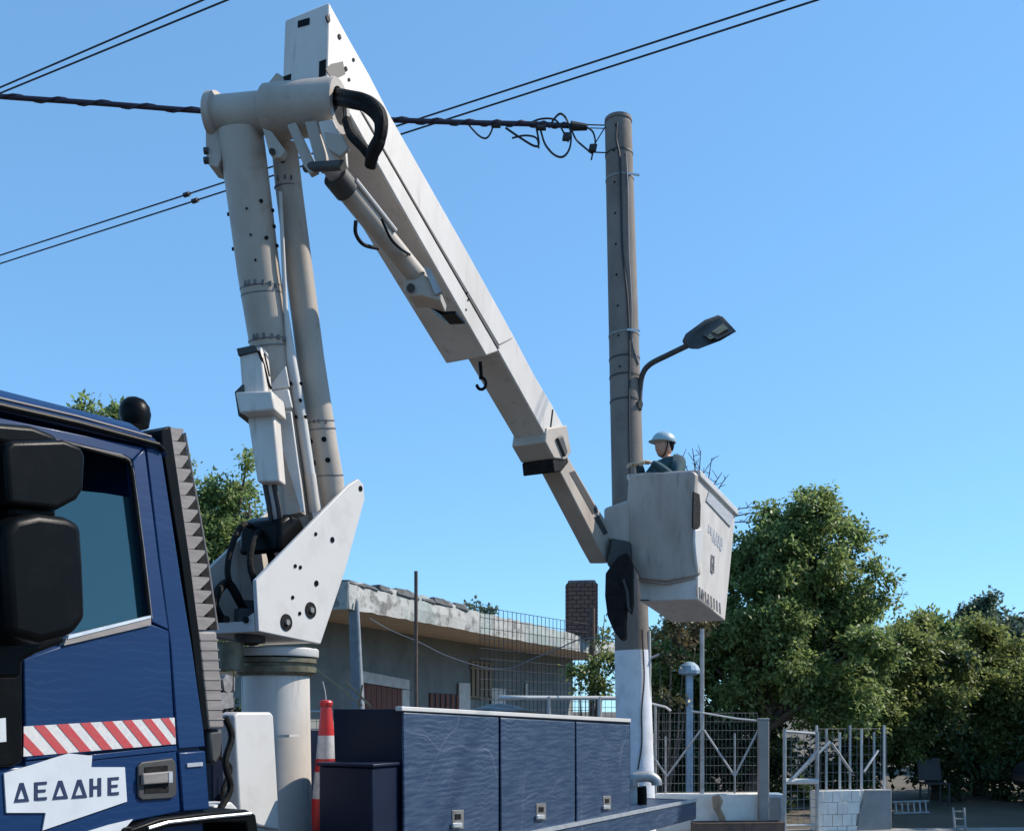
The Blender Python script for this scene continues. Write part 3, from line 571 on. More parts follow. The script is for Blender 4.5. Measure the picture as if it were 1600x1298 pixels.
tp('skid_pad', prism([U(x, y, 7.2) for x, y in ((655, 462), (690, 487), (712, 486), (712, 490), (688, 491), (668, 478))], V((.3, .95, 0))*.2), BK, cyl_)
# black hose bundle looping out of the hub
for k_ in range(4):
    o_ = V((.012*math.cos(k_*1.6), .02*math.sin(k_*1.6), .022*math.cos(k_*1.6+.5)))
    tp('hose_bundle', tube([q+o_ for q in spline([U(528, 152, 6.22), U(548, 156, 6.0), U(574, 163, 5.92), U(594, 184, 5.9), U(594, 215, 5.92), U(583, 238, 5.98), U(580, 254, 6.05)])], .03, 10), RB, hub, smooth=True)
for k_ in range(2):
    o_ = V((.0, .02*k_, .02*k_))
    tp('hose_bundle', tube([q+o_ for q in spline([U(541, 190, 6.1), U(549, 212, 6.05), U(566, 230, 6.03), U(580, 248, 6.05)])], .028, 10), RB, hub, smooth=True)
# ---- bucket
TL, TRf, TRb = U(983, 742, 10.7), U(1090, 736, 10.25), U(1150, 798, 11.2); TLb = TL+TRb-TRf
B1, B2, B3 = U(1001, 940, 10.7), U(1090, 936, 10.25), U(1133, 970, 11.2); B4 = B1+B3-B2
bc = []
cen = (TL+TRf+TRb+TLb)/4; ceb = (B1+B2+B3+B4)/4
def inset(c, ce, k): return ce+(c-ce)*k
ot = [TL, TRf, TRb, TLb]; ob = [B1, B2, B3, B4]; it = [inset(c, cen, .93) for c in ot]; ib = [inset(c, ceb, .92)+Z*.06 for c in ob]
v = ob+ot+it+ib
f = [(3, 2, 1, 0)]
for i in range(4):
    j = (i+1) % 4; f += [(i, j, 4+j, 4+i), (4+i, 4+j, 8+j, 8+i), (8+i, 8+j, 12+j, 12+i)]
f.append((12, 13, 14, 15))
buck = tp('bucket', (v, f), WD, bevel=.015, seg=2)
fn = (TRf-TL).cross(B1-TL).normalized()
if fn.y > 0: fn = -fn
sn = (TRb-TRf).cross(B2-TRf).normalized()
if sn.x < 0: sn = -sn
def onp(px, py, q, n):
    r = U(px, py, 1)-V((0, 0, H)); o_ = V((0, 0, H)); return o_+r*((q-o_).dot(n)/r.dot(n))
def frontp(px, py, off=0): return onp(px, py, TL+fn*off, fn)
def sidep(px, py, off=0): return onp(px, py, TRf+sn*off, sn)
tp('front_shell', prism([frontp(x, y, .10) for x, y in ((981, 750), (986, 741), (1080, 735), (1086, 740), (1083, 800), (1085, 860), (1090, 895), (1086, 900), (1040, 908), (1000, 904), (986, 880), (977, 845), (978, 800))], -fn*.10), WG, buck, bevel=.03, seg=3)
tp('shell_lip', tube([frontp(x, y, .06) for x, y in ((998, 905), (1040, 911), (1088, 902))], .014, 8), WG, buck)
tp('lower_seam', tube([frontp(x, y, .004) for x, y in ((1000, 937), (1045, 938), (1086, 936))], .008, 6), DG, buck)
# rim along the side and front
tp('rim', prism([TRf+sn*.03+Z*.015, TRb+sn*.03+Z*.015, TRb+sn*.03-Z*.06, TRf+sn*.03-Z*.06], -sn*.09), WL, buck, bevel=.012)
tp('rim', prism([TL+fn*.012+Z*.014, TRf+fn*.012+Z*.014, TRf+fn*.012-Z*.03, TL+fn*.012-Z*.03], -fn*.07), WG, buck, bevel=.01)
tp('rim', prism([TLb-sn*.03+Z*.013, TL-sn*.03+Z*.013, TL-sn*.03-Z*.05, TLb-sn*.03-Z*.05], sn*.09), WD, buck, bevel=.01)
tp('rim', prism([TLb+Z*.012, TRb+Z*.012, TRb-Z*.05, TLb-Z*.05], -(-fn)*.07), WD, buck, bevel=.01)
tp('rim_lining', prism([sidep(x, y, .012) for x, y in ((1108, 768), (1146, 806), (1142, 823), (1118, 797), (1104, 782))], -sn*.012), INK2, buck)
tp('side_pocket', prism([sidep(x, y, .014) for x, y in ((1084, 768), (1093, 772), (1095, 790), (1094, 822), (1090, 827), (1083, 824))], -sn*.014), RB, buck)
tp('side_shell', prism([sidep(x, y, .03) for x, y in ((1087, 827), (1097, 826), (1099, 845), (1097, 870), (1091, 893), (1088, 870), (1086, 845))], -sn*.03), WL, buck, bevel=.01)
# worn lettering and number on the side
def wl_(pts): return prism([sidep(a_, b_, .003) for a_, b_ in pts], -sn*.003)
for c_ in range(6):                      # one line of worn capitals, then a shorter block under it
    x = 1106.5+c_*4.1; y = 818+c_*4.3; h = 13
    tri = [(x+1.4, y), (x+2.2, y+.8), (x+3.1, y+h+2.2), (x-.2, y+h)]; bar = [(x, y), (x+2.9, y+2.4), (x+2.8, y+h+2), (x, y+h)]
    tp('worn_letter', wl_(tri if c_ in (0, 2, 3) else bar), INK2, buck)
for c_ in range(4):
    x = 1113+c_*4; y = 838.5+c_*4.3; tp('worn_letter', wl_([(x, y), (x+3.2, y+2.6), (x+3.1, y+9), (x, y+6.5+c_ % 2)]), INK2, buck)
num = [[(1111.5, 866), (1116.8, 869), (1116.6, 873), (1111.3, 870)], [(1110.8, 888), (1116.2, 892), (1116.0, 896), (1110.6, 892)], [(1111.3, 870), (1113, 871), (1112.4, 889.5), (1110.8, 888)], [(1115, 872), (1116.6, 873), (1116.2, 892), (1114.6, 891)], [(1113, 879), (1115, 880), (1115, 884), (1113, 883)]]
tp('side_number', join(*[prism([sidep(x, y, .004+.0005*i) for x, y in q], -sn*.004) for i, q in enumerate(num)]), INK, buck)
for i in range(9):
    t = i/9; x = 1088+t*40; y = 913+t*31
    tp('hazard_mark', prism([sidep(a_, b_, .004) for a_, b_ in ((x, y), (x+2.2, y+1.6), (x+1.4+1.6, y+19), (x+.6, y+17))], -sn*.004), INK, buck)
# mount and hanging cover between boom tip and bucket
tp('bucket_mount', hexa([U(944, 842, 10.62), U(985, 850, 10.6), U(985, 850, 10.95), U(944, 842, 10.95), U(944, 794, 10.62), U(985, 780, 10.6), U(985, 780, 10.95), U(944, 794, 10.95)]), WG, bevel=.03, seg=3)
tp('mount_arm', prism([U(x, y, 10.5) for x, y in ((955, 840), (985, 846), (988, 900), (965, 905), (948, 880))], V((.2, .97, 0))*.3), DG, bevel=.02)
tp('rubber_cover', prism([U(x, y, 10.3) for x, y in ((966, 868), (980, 862), (987, 880), (988, 940), (985, 958), (978, 950), (976, 975), (977, 996), (970, 1000), (958, 984), (949, 962), (945, 930), (946, 895))], V((.2, .97, 0))*.26), RB, bevel=.05, seg=3)
tp('cover_strap', tube([U(x, y, 10.25) for x, y in ((974, 905), (980, 925), (982, 950), (985, 955))], .014, 8), DG)

# ================================================================== PERSON IN THE BUCKET
def skin_body(joints, edges, sub=2):
    me = bpy.data.meshes.new('b'); me.from_pydata([tuple(j[0]) for j in joints], edges, [])
    o = bpy.data.objects.new('b', me); COL.objects.link(o)
    m = o.modifiers.new('s', 'SKIN'); m.use_smooth_shade = True
    if not me.skin_vertices: return None
    for i, j in enumerate(joints):
        d = me.skin_vertices[0].data[i]; d.radius = (j[1], j[2] if len(j) > 2 else j[1]); d.use_root = (i == 0)
    s = o.modifiers.new('ss', 'SUBSURF'); s.levels = sub; s.render_levels = sub
    bpy.context.view_layer.update()
    dg = bpy.context.evaluated_depsgraph_get(); ev = o.evaluated_get(dg); r = bpy.data.meshes.new_from_object(ev)
    bpy.data.objects.remove(o); return r
pf = U(1044, 690, 10.80); floor_z = ceb.z+.075
PB = V((pf.x+.02, pf.y, floor_z)); tall = pf.z+.06-floor_z     # crown of the head
hz = tall/1.78
person = thing('person', PB, 'person in dark teal work shirt, helmet and gloves standing in the raised bucket', 'person')
fw = V((-.86, -.51, 0)).normalized(); sd_ = V((-fw.y, fw.x, 0))       # facing, and the person's left
def J(f_, s_, z_): return fw*f_+sd_*s_+Z*(z_*hz)
js = [(J(0, 0, .95), .15, .12), (J(0, 0, 1.12), .14, .11), (J(.03, 0, 1.32), .18, .13), (J(.04, 0, 1.475), .13, .10), (J(.055, 0, 1.54), .058), (J(.07, 0, 1.59), .06),
      (J(.04, .19, 1.46), .085), (J(.16, .27, 1.25), .062), (J(.31, .16, 1.40), .048), (J(.38, .14, 1.42), .04),
      (J(.04, -.19, 1.46), .085), (J(.2, -.24, 1.28), .062), (J(.33, -.10, 1.42), .048), (J(.39, -.07, 1.44), .04),
      (J(0, .10, .88), .095), (J(.03, .11, .50), .065), (J(0, .11, .10), .05), (J(0, -.10, .88), .095), (J(.03, -.11, .50), .065), (J(0, -.11, .10), .05)]
ed = [(0, 1), (1, 2), (2, 3), (3, 4), (4, 5), (3, 6), (6, 7), (7, 8), (8, 9), (3, 10), (10, 11), (11, 12), (12, 13), (0, 14), (14, 15), (15, 16), (0, 17), (17, 18), (18, 19)]
bm_ = skin_body(js, ed)
def addpart(name, me, m, par):
    me.name = name; o = bpy.data.objects.new(name, me); COL.objects.link(o); o.parent = par; o['_b'] = par['_b']
    if m: me.materials.clear(); me.materials.append(m)
    for p in me.polygons: p.use_smooth = True
    return o
if bm_:
    body = addpart('body', bm_, TEAL, person); bm_.materials.append(TROU); bm_.materials.append(SKIN)
    for p in bm_.polygons:
        z = p.center.z/hz; p.material_index = 1 if z < .93 else (2 if z > 1.53 else 0)
def ell(c, r, par, name, m, seg=20, ring=14, cut=None):
    v, f = [], []
    for i in range(ring+1):
        a = math.pi*i/ring
        for k in range(seg):
            b = 2*math.pi*k/seg; d = fw*(math.sin(a)*math.cos(b)*r[0])+sd_*(math.sin(a)*math.sin(b)*r[1])+Z*(math.cos(a)*r[2]); v.append(c+d)
    for i in range(ring):
        for k in range(seg): f.append((i*seg+k, (i+1)*seg+k, (i+1)*seg+(k+1) % seg, i*seg+(k+1) % seg))
    return v, f
hc = PB+J(.085, 0, 1.665)
head = mk('head', ell(hc, (.106, .086, .124), None, '', None), SKIN, person, smooth=True, ang=180)
mk('nose', ell(hc+fw*.098-Z*.012, (.018, .014, .024), None, '', None, 8, 6), SKIN, head, smooth=True, ang=180)
for s in (-1, 1):
    mk('eye', ell(hc+fw*.086+sd_*.03*s+Z*.012, (.012, .014, .009), None, '', None, 8, 6), NT, head, smooth=True)
    mk('ear', ell(hc+sd_*.077*s-Z*.01, (.02, .012, .032), None, '', None, 8, 6), SKIN, head, smooth=True)
mk('hair', ell(hc-fw*.03+Z*.01, (.092, .090, .10), None, '', None, 14, 10), BK, head, smooth=True, ang=180)
mk('mouth', ell(hc+fw*.088-Z*.055, (.008, .024, .006), None, '', None, 8, 6), CR, head, smooth=True)
hv, hf = ell(hc+Z*.045, (.142, .122, .112), None, '', None, 24, 14)
hv = [V((q.x, q.y, max(q.z, hc.z+.032))) for q in hv]
mk('helmet', (hv, hf), HELM, person, smooth=True, ang=60)
mk('chin_strap', tube([hc+sd_*.098*math.cos(a_)*1.0+fw*.03+Z*(.03-.15*math.sin(a_)) for a_ in [math.pi*i/12 for i in range(13)]], .006, 6), BK, person)
mk('helmet_brim', ell(hc+Z*.038+fw*.03, (.16, .122, .010), None, '', None, 20, 8), HELM, person, smooth=True)
# gloved hands with five fingers, resting over the rim
for s, ji in ((1, 9), (-1, 13)):
    w_ = PB+js[ji][0]; g = [ell(w_+fw*.05, (.055, .042, .022), None, '', None, 12, 8)]
    for k_ in range(4):
        b0 = w_+fw*.085+sd_*(-.030+.020*k_); ln = (.8, 1, .95, .75)[k_]
        g.append(tube([b0-fw*.02, b0+fw*.025*ln, b0+fw*.045*ln-Z*.02, b0+fw*.045*ln-Z*.05*ln], [.0105, .010, .0095, .008], 8))
    b0 = w_+fw*.04-sd_*.035*s
    g.append(tube([b0, b0-sd_*.03*s+fw*.02-Z*.005, b0-sd_*.035*s+fw*.05-Z*.02], [.012, .011, .009], 8))
    mk('glove', join(*g), GLOV, person, smooth=True, ang=80)
for s in (-1, 1):
    q = PB+J(.05, .11*s, .0)
    mk('boot', hexa([q+fw*a+sd_*b+Z*c for a, b, c in ((-.13, -.045, .002), (.15, -.045, .002), (.15, .045, .002), (-.13, .045, .002), (-.11, -.04, .13), (.02, -.04, .13), (.02, .04, .13), (-.11, .04, .13))]), BK, person, bevel=.02)

# ================================================================== TRAFFIC CONE ON THE DECK
s_c = S_of(507, 1.12)+.02; cb0 = T(s_c, 1.12, .855-.0277*(s_c-6.35)+.004)
cone = thing('traffic_cone', cb0, 'tall red and white traffic cone standing on the truck deck', 'cone')
ch = U(507, 1094, cb0.y).z-cb0.z
rad = lambda t: .125*(1-t)+.036*t
def seg_(t0, t1): return lathe(cb0, Z, [(rad(t0), .03+(ch-.03)*t0), (rad(t1), .03+(ch-.03)*t1)], 28)
mk('base', bx(cb0-D*.2-P*.2, D*.4, P*.4, Z*.03), RB, cone, bevel=.01)
for t0, t1, m in ((0, .26, CR), (.26, .46, CW), (.46, .56, CR), (.56, .735, CW), (.735, .95, CR)):
    mk('sleeve', seg_(t0, t1), m, cone, smooth=True)
mk('tip', lathe(cb0, Z, [(rad(.95)*1.0, ch*.955), (.046, ch*.96), (.05, ch*.985), (.042, ch), (.02, ch+.004)], 20), CR, cone, smooth=True)
mk('cord', tube([cb0+Z*ch, cb0+V((-.008, 0, ch+.07)), cb0+V((-.025, 0, ch+.14))], .004, 6), CW, cone)
# black tarp on the locker
zz = TP(781, 1117, 0).z
tv = []; tf = []
nx, ny_ = 12, 6
for i in range(nx+1):
    for j in range(ny_+1):
        a, b = i/nx, j/ny_; s_ = S_of(745, .35)+(S_of(815, .35)-S_of(745, .35))*a
        hgt = .075*math.sin(math.pi*a)**.8*math.sin(math.pi*b)*(1+.25*math.sin(9*a+3*b))
        tv.append(T(s_, .12+.55*b, zz+.012+hgt))
for i in range(nx):
    for j in range(ny_): q = i*(ny_+1)+j; tf.append((q, q+1, q+ny_+2, q+ny_+1))
bott = len(tv); 
o = mk('tarpaulin', (tv, tf), BK, smooth=True, ang=180); sm = o.modifiers.new('s', 'SOLIDIFY'); sm.thickness = .01
tag(o, 'crumpled black tarpaulin lying on top of the blue lockers', 'tarpaulin')

# ================================================================== CONCRETE POLE, LAMP, WIRES
YP = 12.9
pt, pb_ = U(966, 196, YP), U(993, 1215, YP)
dirp = (pt-pb_); base = pb_+dirp*((0-pb_.z)/dirp.z)
pole = thing('utility_pole', V((base.x, base.y, 0)), 'tall round concrete utility pole with whitewashed foot', 'utility pole')
def pa(z): return base+dirp*(z/dirp.z)
rz = lambda z: .245-(.245-.175)*z/pt.z
zw = U(985, 1016, YP).z
zs = [zw-.02+(pt.z-zw)*i/14 for i in range(15)]
g = tube([pa(z) for z in zs]+[pt+Z*.05, pt+Z*.075], [rz(z) for z in zs]+[.165, .12], 36)
mk('shaft', g, CC, pole, smooth=True, ang=60)
mk('whitewashed_foot', tube([pa(z) for z in (0, .8, 1.6, 2.3, zw)], [rz(z)+.004 for z in (0, .8, 1.6, 2.3, zw)], 36), CWP, pole, smooth=True)
mk('cap', tube([pt+Z*.03, pt+Z*.075, pt+Z*.095], [.18, .178, .1], 32), CC, pole, smooth=True)
def onpole(px, py, out=.012):
    z = U(px, py, YP).z; c = pa(z); r = rz(z)+out; x = (px-(CX+c.x/c.y*F))/F*YP; x = max(-r*.98, min(r*.98, x))
    return V((c.x+x, c.y-math.sqrt(max(r*r-x*x, 0)), z))
for py in (243, 282, 525, 562, 590, 628):
    z = U(966, py, YP).z; mk('band', tube([pa(z-.012), pa(z+.012)], rz(z)+.006, 32), ST if py in (282, 525) else DG, pole, smooth=True)
for px, py in ((960, 208), (957, 246), (958, 295), (959, 343), (960, 391), (961, 438), (963, 486), (964, 532), (966, 580)):
    q = onpole(px, py, .002); mk('step_hole', cyl(q, q+V((0, -.008, 0)), .013, None, 10), RB, pole)
mk('pole_cable', tube(spline([onpole(x, y) for x, y in ((962, 205), (961, 230), (966, 260), (968, 330), (970, 400), (978, 480), (981, 560), (980, 640), (981, 720), (984, 780))]), .014, 6), WIRE, pole)
mk('pole_cable', tube(spline([onpole(x, y) for x, y in ((976, 250), (979, 320), (980, 400), (984, 480), (985, 540), (996, 575))]), .010, 6), MESHW, pole)
mk('pole_cable', tube(spline([onpole(x, y, .02) for x, y in ((1000, 985), (1001, 1010), (1003, 1060), (999, 1110), (999, 1160), (993, 1200))]), .010, 6), WIRE, pole)
for py in (282, 525): q = onpole(984, py, .02); mk('clamp', bx(q+V((-.06, -.02, -.012)), V((.17, .03, 0)), V((0, .02, 0)), Z*.024), AL, pole)
mk('conduit', tube([U(1014, 985, YP-.1), U(1015, 1040, YP-.1), U(1014, 1090, YP-.1), U(1010, 1125, YP-.1)], .022, 10), WL, pole, smooth=True)
mk('conduit', tube([U(1012, 1030, YP-.1), U(1030, 1022, YP-.1)], .016, 8), GAL, pole)
# lamp
lampb = U(1000, 640, YP-.05)
lamp = thing('street_lamp', lampb, 'grey street lamp on curved arm fixed to the concrete pole', 'street lamp')
mk('arm', tube(spline([U(999, 640, YP-.1), U(1000, 610, YP-.1), U(1004, 585, YP-.15), U(1016, 569, YP-.22), U(1045, 554, YP-.35), U(1078, 538, YP-.5)]), .036, 12), LG, lamp, smooth=True)
mk('bracket', cyl(U(994, 632, YP-.1), U(1001, 632, YP-.15), .05, None, 12), DG, lamp)
Yl = YP-.55
ho = [(1072, 536, 0), (1078, 524, 0), (1108, 502, .05), (1130, 494, .1), (1152, 518, -.25), (1126, 533, -.22), (1092, 546, -.1), (1078, 546, 0)]
hpts = [U(x, y, Yl+d) for x, y, d in ho]
up = V((-.05, .07, .05))
hd_ = mk('lamp_head', prism(hpts, up), LG, lamp, bevel=.02, seg=3)
mk('lamp_bowl', prism([U(x, y, Yl+d-.05) for x, y, d in ((1098, 524, 0), (1127, 500, .06), (1146, 518, -.24), (1122, 530, -.22))], V((0, .02, 0))), DG, lamp)
mk('reflector', prism([U(x, y, Yl+d-.065) for x, y, d in ((1112, 518, -.05), (1130, 505, -.02), (1138, 513, -.18), (1122, 522, -.17))], V((0, .01, 0))), LR, lamp)
mk('reflector', prism([U(x, y, Yl+d-.065) for x, y, d in ((1104, 526, -.05), (1110, 521, -.05), (1116, 527, -.16), (1110, 530, -.16))], V((0, .01, 0))), LR, lamp)
# thick service cable dead-ended at the pole
svc = thing('service_cable', U(900, 197, 12.9), 'thick dark overhead cable running from the left to the pole top', 'cable')
pts = [U(-420, 112, 12.2), U(-200, 134, 12.3), U(0, 151, 12.4), U(160, 162, 12.5), U(320, 174, 12.6), U(480, 182, 12.7), U(620, 188, 12.75), U(740, 192, 12.8), U(830, 194, 12.85), U(905, 198, 12.9)]
mk('sheath', tube(spline(pts), .032, 10), WIRP, svc, smooth=True)
mk('twisted_core', tube([q+V((0, .03*math.sin(i*.9), .03*math.cos(i*.9))) for i, q in enumerate(spline(pts, 16))], .018, 6), WIRP, svc, smooth=True)
mk('dead_end_clamp', cyl(U(892, 197, 12.86), U(917, 199, 12.9), .06, .04, 12), WIRE, svc)
mk('tie_wire', tube([U(912, 195, 12.9), U(948, 196, 12.95)], .008, 6), WIRE, svc)
mk('tie_wire', tube([U(912, 200, 12.9), U(946, 201, 12.95)], .006, 6), WIRE, svc)
for pl_, r_ in ((((732, 195), (748, 212), (760, 216), (768, 205), (770, 192)), .012), (((790, 200), (812, 215), (834, 228), (842, 225), (838, 200), (836, 188)), .014), (((800, 216), (820, 212), (838, 216), (842, 232)), .012),
                (((845, 205), (852, 226), (866, 242), (880, 245), (890, 232), (892, 210), (886, 188), (876, 178), (866, 186), (858, 200)), .014), (((824, 194), (846, 186), (868, 188), (880, 206), (888, 222)), .012),
                (((892, 200), (900, 218), (915, 232), (925, 240)), .012), (((915, 198), (926, 206), (930, 222), (926, 240), (924, 250)), .012), (((926, 238), (950, 239)), .008), (((930, 224), (946, 198)), .008)):
    mk('loose_wire', tube(spline([U(x, y, 12.85) for x, y in pl_], 6), r_, 6), WIRE, svc, smooth=True)
for x, y in ((884, 214), (925, 232)): q = U(x, y, 12.83); mk('connector', bx(q-V((.05, .03, .05)), V((.1, 0, 0)), V((0, .06, 0)), V((.02, 0, .1))), WIRE, svc, bevel=.015)
for x, y in ((775, 196), (846, 200)): q = U(x, y, 12.83); mk('connector', cyl(q-V((.06, 0, 0)), q+V((.06, 0, .0)), .035, None, 8), WIRE, svc)
# overhead pairs of line wires at a constant height
def line_wire(p0, p1, z, r, label, clampat=None):
    Y0 = (z-H)*F/(HY-p0[1]); Y1 = (z-H)*F/(HY-p1[1]); a, b = U(*p0, Y0), U(*p1, Y1); d = b-a
    a2, b2 = a-d*1.2, b+d*1.0
    n = 24; path = [a2+(b2-a2)*i/n for i in range(n+1)]
    o = thing('overhead_wire', a2, label, 'wire', 'overhead line wires')
    mk('strand', tube(path, r, 6), WIRE, o)
    for x in (clampat or []):
        t = (x-p0[0])/(p1[0]-p0[0]); t = t*Y0/(t*Y0+(1-t)*Y1); c = a+d*t; mk('splice', cyl(c-d.normalized()*.06, c+d.normalized()*.06, .04, None, 10), WIRE, o)
line_wire((0, 399), (1226, 0), 10.5, .0125, 'upper wire of the long pair crossing behind the boom', [292])
line_wire((0, 412), (1278, 0), 10.4, .0125, 'lower wire of the long pair crossing behind the boom', [305])
line_wire((0, 137), (318, 0), 10.5, .0115, 'upper wire of the short pair in the top left corner')
line_wire((0, 146), (356, 0), 10.4, .0115, 'lower wire of the short pair in the top left corner')

# ================================================================== HOUSE
Eh = V((.369, .929, 0)).normalized(); Q = V((-Eh.y, Eh.x, 0))
ZR = 3.9; Yc = (ZR-H)*F/(HY-908); HC = U(543, 908, Yc); HC.z = 0
def Hp(t, q, z): return HC+Eh*t+Q*q+Z*z
LEN = 17.5; WQ = 1.6; ZS = 3.45
house = thing('house', HC+Q*3, 'low grey rendered house with wide peeling concrete eaves behind the fence', 'house')
def hbox(t0, t1, q0, q1, z0, z1): return bx(Hp(t0, q0, z0), Eh*(t1-t0), Q*(q1-q0), Z*(z1-z0))
mk('wall', hbox(1.2, LEN-.6, WQ, 7.5, 0, ZS+.02), WALL, house)
mk('roof_slab', hbox(0, LEN, .03, 8.2, ZS, ZR-.06), SOF, house)
# crumbling fascia strip with an uneven upper edge
n = 70; v = []; f = []
for i in range(n+1):
    t = LEN*i/n; j = rnd.uniform(-.03, .03)+(.07*math.sin(t*5) if t < 5.5 else 0)*rnd.uniform(.2, 1); b = rnd.uniform(-.008, .01)
    v += [Hp(t, -.02+rnd.uniform(-.02, .02), ZS-.01+b), Hp(t, -.03+rnd.uniform(-.025, .025), (ZS+ZR)/2), Hp(t, -.02+rnd.uniform(-.02, .02), ZR+j), Hp(t, .5, ZR+j*.4)]
for i in range(n):
    for k in range(3): f.append((i*4+k, (i+1)*4+k, (i+1)*4+k+1, i*4+k+1))
mk('fascia', (v, f), FAS, house)
mk('end_fascia', prism([Hp(-.02, -.02, ZS-.01), Hp(-.02, 8.2, ZS-.01), Hp(-.02, 8.2, ZR), Hp(-.02, -.02, ZR)], Eh*.02), FAS, house)
for i in range(9):
    t = .1+i*.5+rnd.uniform(-.15, .15); l = rnd.uniform(.4, .7); h = rnd.uniform(.04, .12)
    mk('roofing_felt', hexa([Hp(t, -.05, ZR-.03), Hp(t+l, -.06, ZR-.05), Hp(t+l, .6, ZR), Hp(t, .6, ZR), Hp(t+.05, .0, ZR+h), Hp(t+l-.05, .0, ZR+h*rnd.uniform(.4, 1.2)), Hp(t+l, .55, ZR+.05), Hp(t, .55, ZR+.05)]), TAR, house, bevel=.02)
mk('roof_surface', hbox(.02, LEN-.02, .45, 8.1, ZR-.055, ZR-.01), TAR, house)
def WPn(px, py, off=0):                 # on the house wall
    q0 = Hp(0, WQ-off, 0); return onp(px, py, q0, Q)
def wplate(name, pts, off, th, m, par=house, bevel=0): return mk(name, prism([WPn(x, y, off) for x, y in pts], Q*th), m, par, bevel=bevel)
# support post of the eaves
pq = U(552, 1000, Hp(.05, .3, 0).y)
mk('eaves_post', prism([U(x, y, pq.y) for x, y in ((544, 935), (557, 935), (567, 1120), (570, 1290), (552, 1290), (550, 1120))], V((.1, .99, 0))*.16), BPST, house)
mk('drain_pipe', tube([U(558, 938, pq.y-.06), U(561, 1000, pq.y-.06), U(565, 1100, pq.y-.06), U(569, 1290, pq.y-.06)], .022, 8), GAL, house)
# doors and shutters on the wall
dr = wplate('door_frame', ((563, 1047), (640, 1062), (640, 1077), (563, 1065)), .05, .05, LIM); wplate('door_frame', ((629, 1077), (640, 1078), (640, 1180), (629, 1180)), .05, .05, LIM)
wplate('door_leaf', ((563, 1066), (629, 1076), (629, 1180), (563, 1180)), .004, .004, DKW)
for i in range(8):
    x = 564+i*8.2; y = 1067+i*1.27
    wplate('door_plank', ((x, y), (x+7.4, y+1.2), (x+7.4, 1180), (x, 1180)), .025, .02, WOOD)
wplate('niche', ((672, 1082), (730, 1085), (730, 1150), (672, 1150)), .03, .03, DKW)
for i in range(7):
    x = 673+i*8.2; wplate('niche_slat', ((x, 1082+i*.4), (x+4.6, 1082+i*.4), (x+4.6, 1150), (x, 1150)), .05, .02, WOOD)
wplate('white_board', ((718, 1066), (735, 1067), (735, 1150), (718, 1150)), .07, .03, LIM); wplate('white_board', ((769, 1074), (790, 1076), (790, 1150), (769, 1150)), .07, .03, LIM)
sh = wplate('shutter_back', ((737, 1030), (770, 1034), (770, 1092), (737, 1090)), .02, .015, RUST)
for i in range(5):
    x = 738+i*6.8; wplate('shutter_slat', ((x, 1032+i*.6), (x+3.8, 1032.5+i*.6), (x+3.8, 1088), (x, 1088)), .05, .025, PAL, sh)
for y in (1031, 1041, 1086): wplate('shutter_rail', ((736, y), (771, y+4), (771, y+7), (736, y+3)), .07, .02, PAL, sh)
wplate('pipe_stub', ((822, 1067), (824.5, 1067), (824.5, 1090), (822, 1090)), .06, .03, LIM)
# chimney of separate bricks
cht = 0; cpx = 910
Yk = (ZR-H)*F/(HY-995)*.98; ck = U(910, 990, Yk); ck = V((ck.x, ck.y, ZR-.02))
cw = 44/F*Yk; zk = U(910, 908, Yk).z-ck.z
chim = mk('chimney', bx(ck-V((cw/2-.02, 0, .05)), V((cw-.04, 0, 0)), V((0, cw*.8, 0)), Z*(zk-.06)), MORT, house)
bme = None; rows = 13; bh = zk/rows
for r_ in range(rows):
    for c_ in range(4):
        o_ = -.5*(r_ % 2); x0 = max(0, (c_+o_)/3.5); x1 = min(1, (c_+o_+1)/3.5)
        if x1-x0 < .04: continue
        wob = rnd.uniform(-.02, .02)
        mk('brick', bx(ck+V((-cw/2+cw*x0+.01, -.02+wob, r_*bh-.03)), V((cw*(x1-x0)-.02, 0, 0)), V((0, .10, 0)), Z*(bh-.02)), BRK, chim)
    for c_ in range(3): 
        for sx in (-1, 1):
            mk('brick', bx(ck+V((sx*(cw/2)-.05, .1+c_*cw*.25, r_*bh-.03)), V((.1, 0, 0)), V((0, cw*.23, 0)), Z*(bh-.02)), BRK, chim)
mk('chimney_cap', hexa([ck+V((a*cw, b*cw, zk+c)) for a, b, c in ((-.52, -.04, -.06), (.52, -.04, -.06), (.52, .84, -.06), (-.52, .84, -.06), (-.5, 0, .03), (.44, 0, .05), (.44, .8, .0), (-.5, .8, .03))]), TAR, chim, bevel=.02)
# slack cable hung under the eaves
o = mk('slack_cable', tube(spline([U(578, 966, 14.6), U(610, 984, 14.6), (U(655, 1003, 14.5)), U(700, 1025, 14.4), U(760, 1043, 14.3), U(800, 1043, 14.2), U(825, 1032, 14.1), (U(870, 1014, 13.8)), U(905, 999, 13.5), U(940, 996, 13.3), U(968, 1000, 13.1)]), .009, 6), MESHW, smooth=True)
tag(o, 'slack pale cable sagging from the house eaves to the pole', 'cable')

# ================================================================== FENCES AND LOW WALLS
def wires(a, b, z0, z1, dx, dz_, r=.0035, slope=0):
    L_ = (b-a).length; u = (b-a).normalized(); gs = []
    n_ = max(2, int(L_/dx)); 
    for i in range(n_+1):
        q = a+u*(L_*i/n_); gs.append(tube([q+Z*z0, q+Z*(z1+slope*i/n_)], r, 3, False))
    m_ = max(2, int((z1-z0)/dz_))
    for j in range(m_+1):
        z = z0+(z1-z0)*j/m_; gs.append(tube([a+Z*z, b+Z*(z+slope*j/m_)], r, 3, False))
    return join(*gs)
def gp(px, Y): return V(((px-CX)/F*Y, Y, 0))
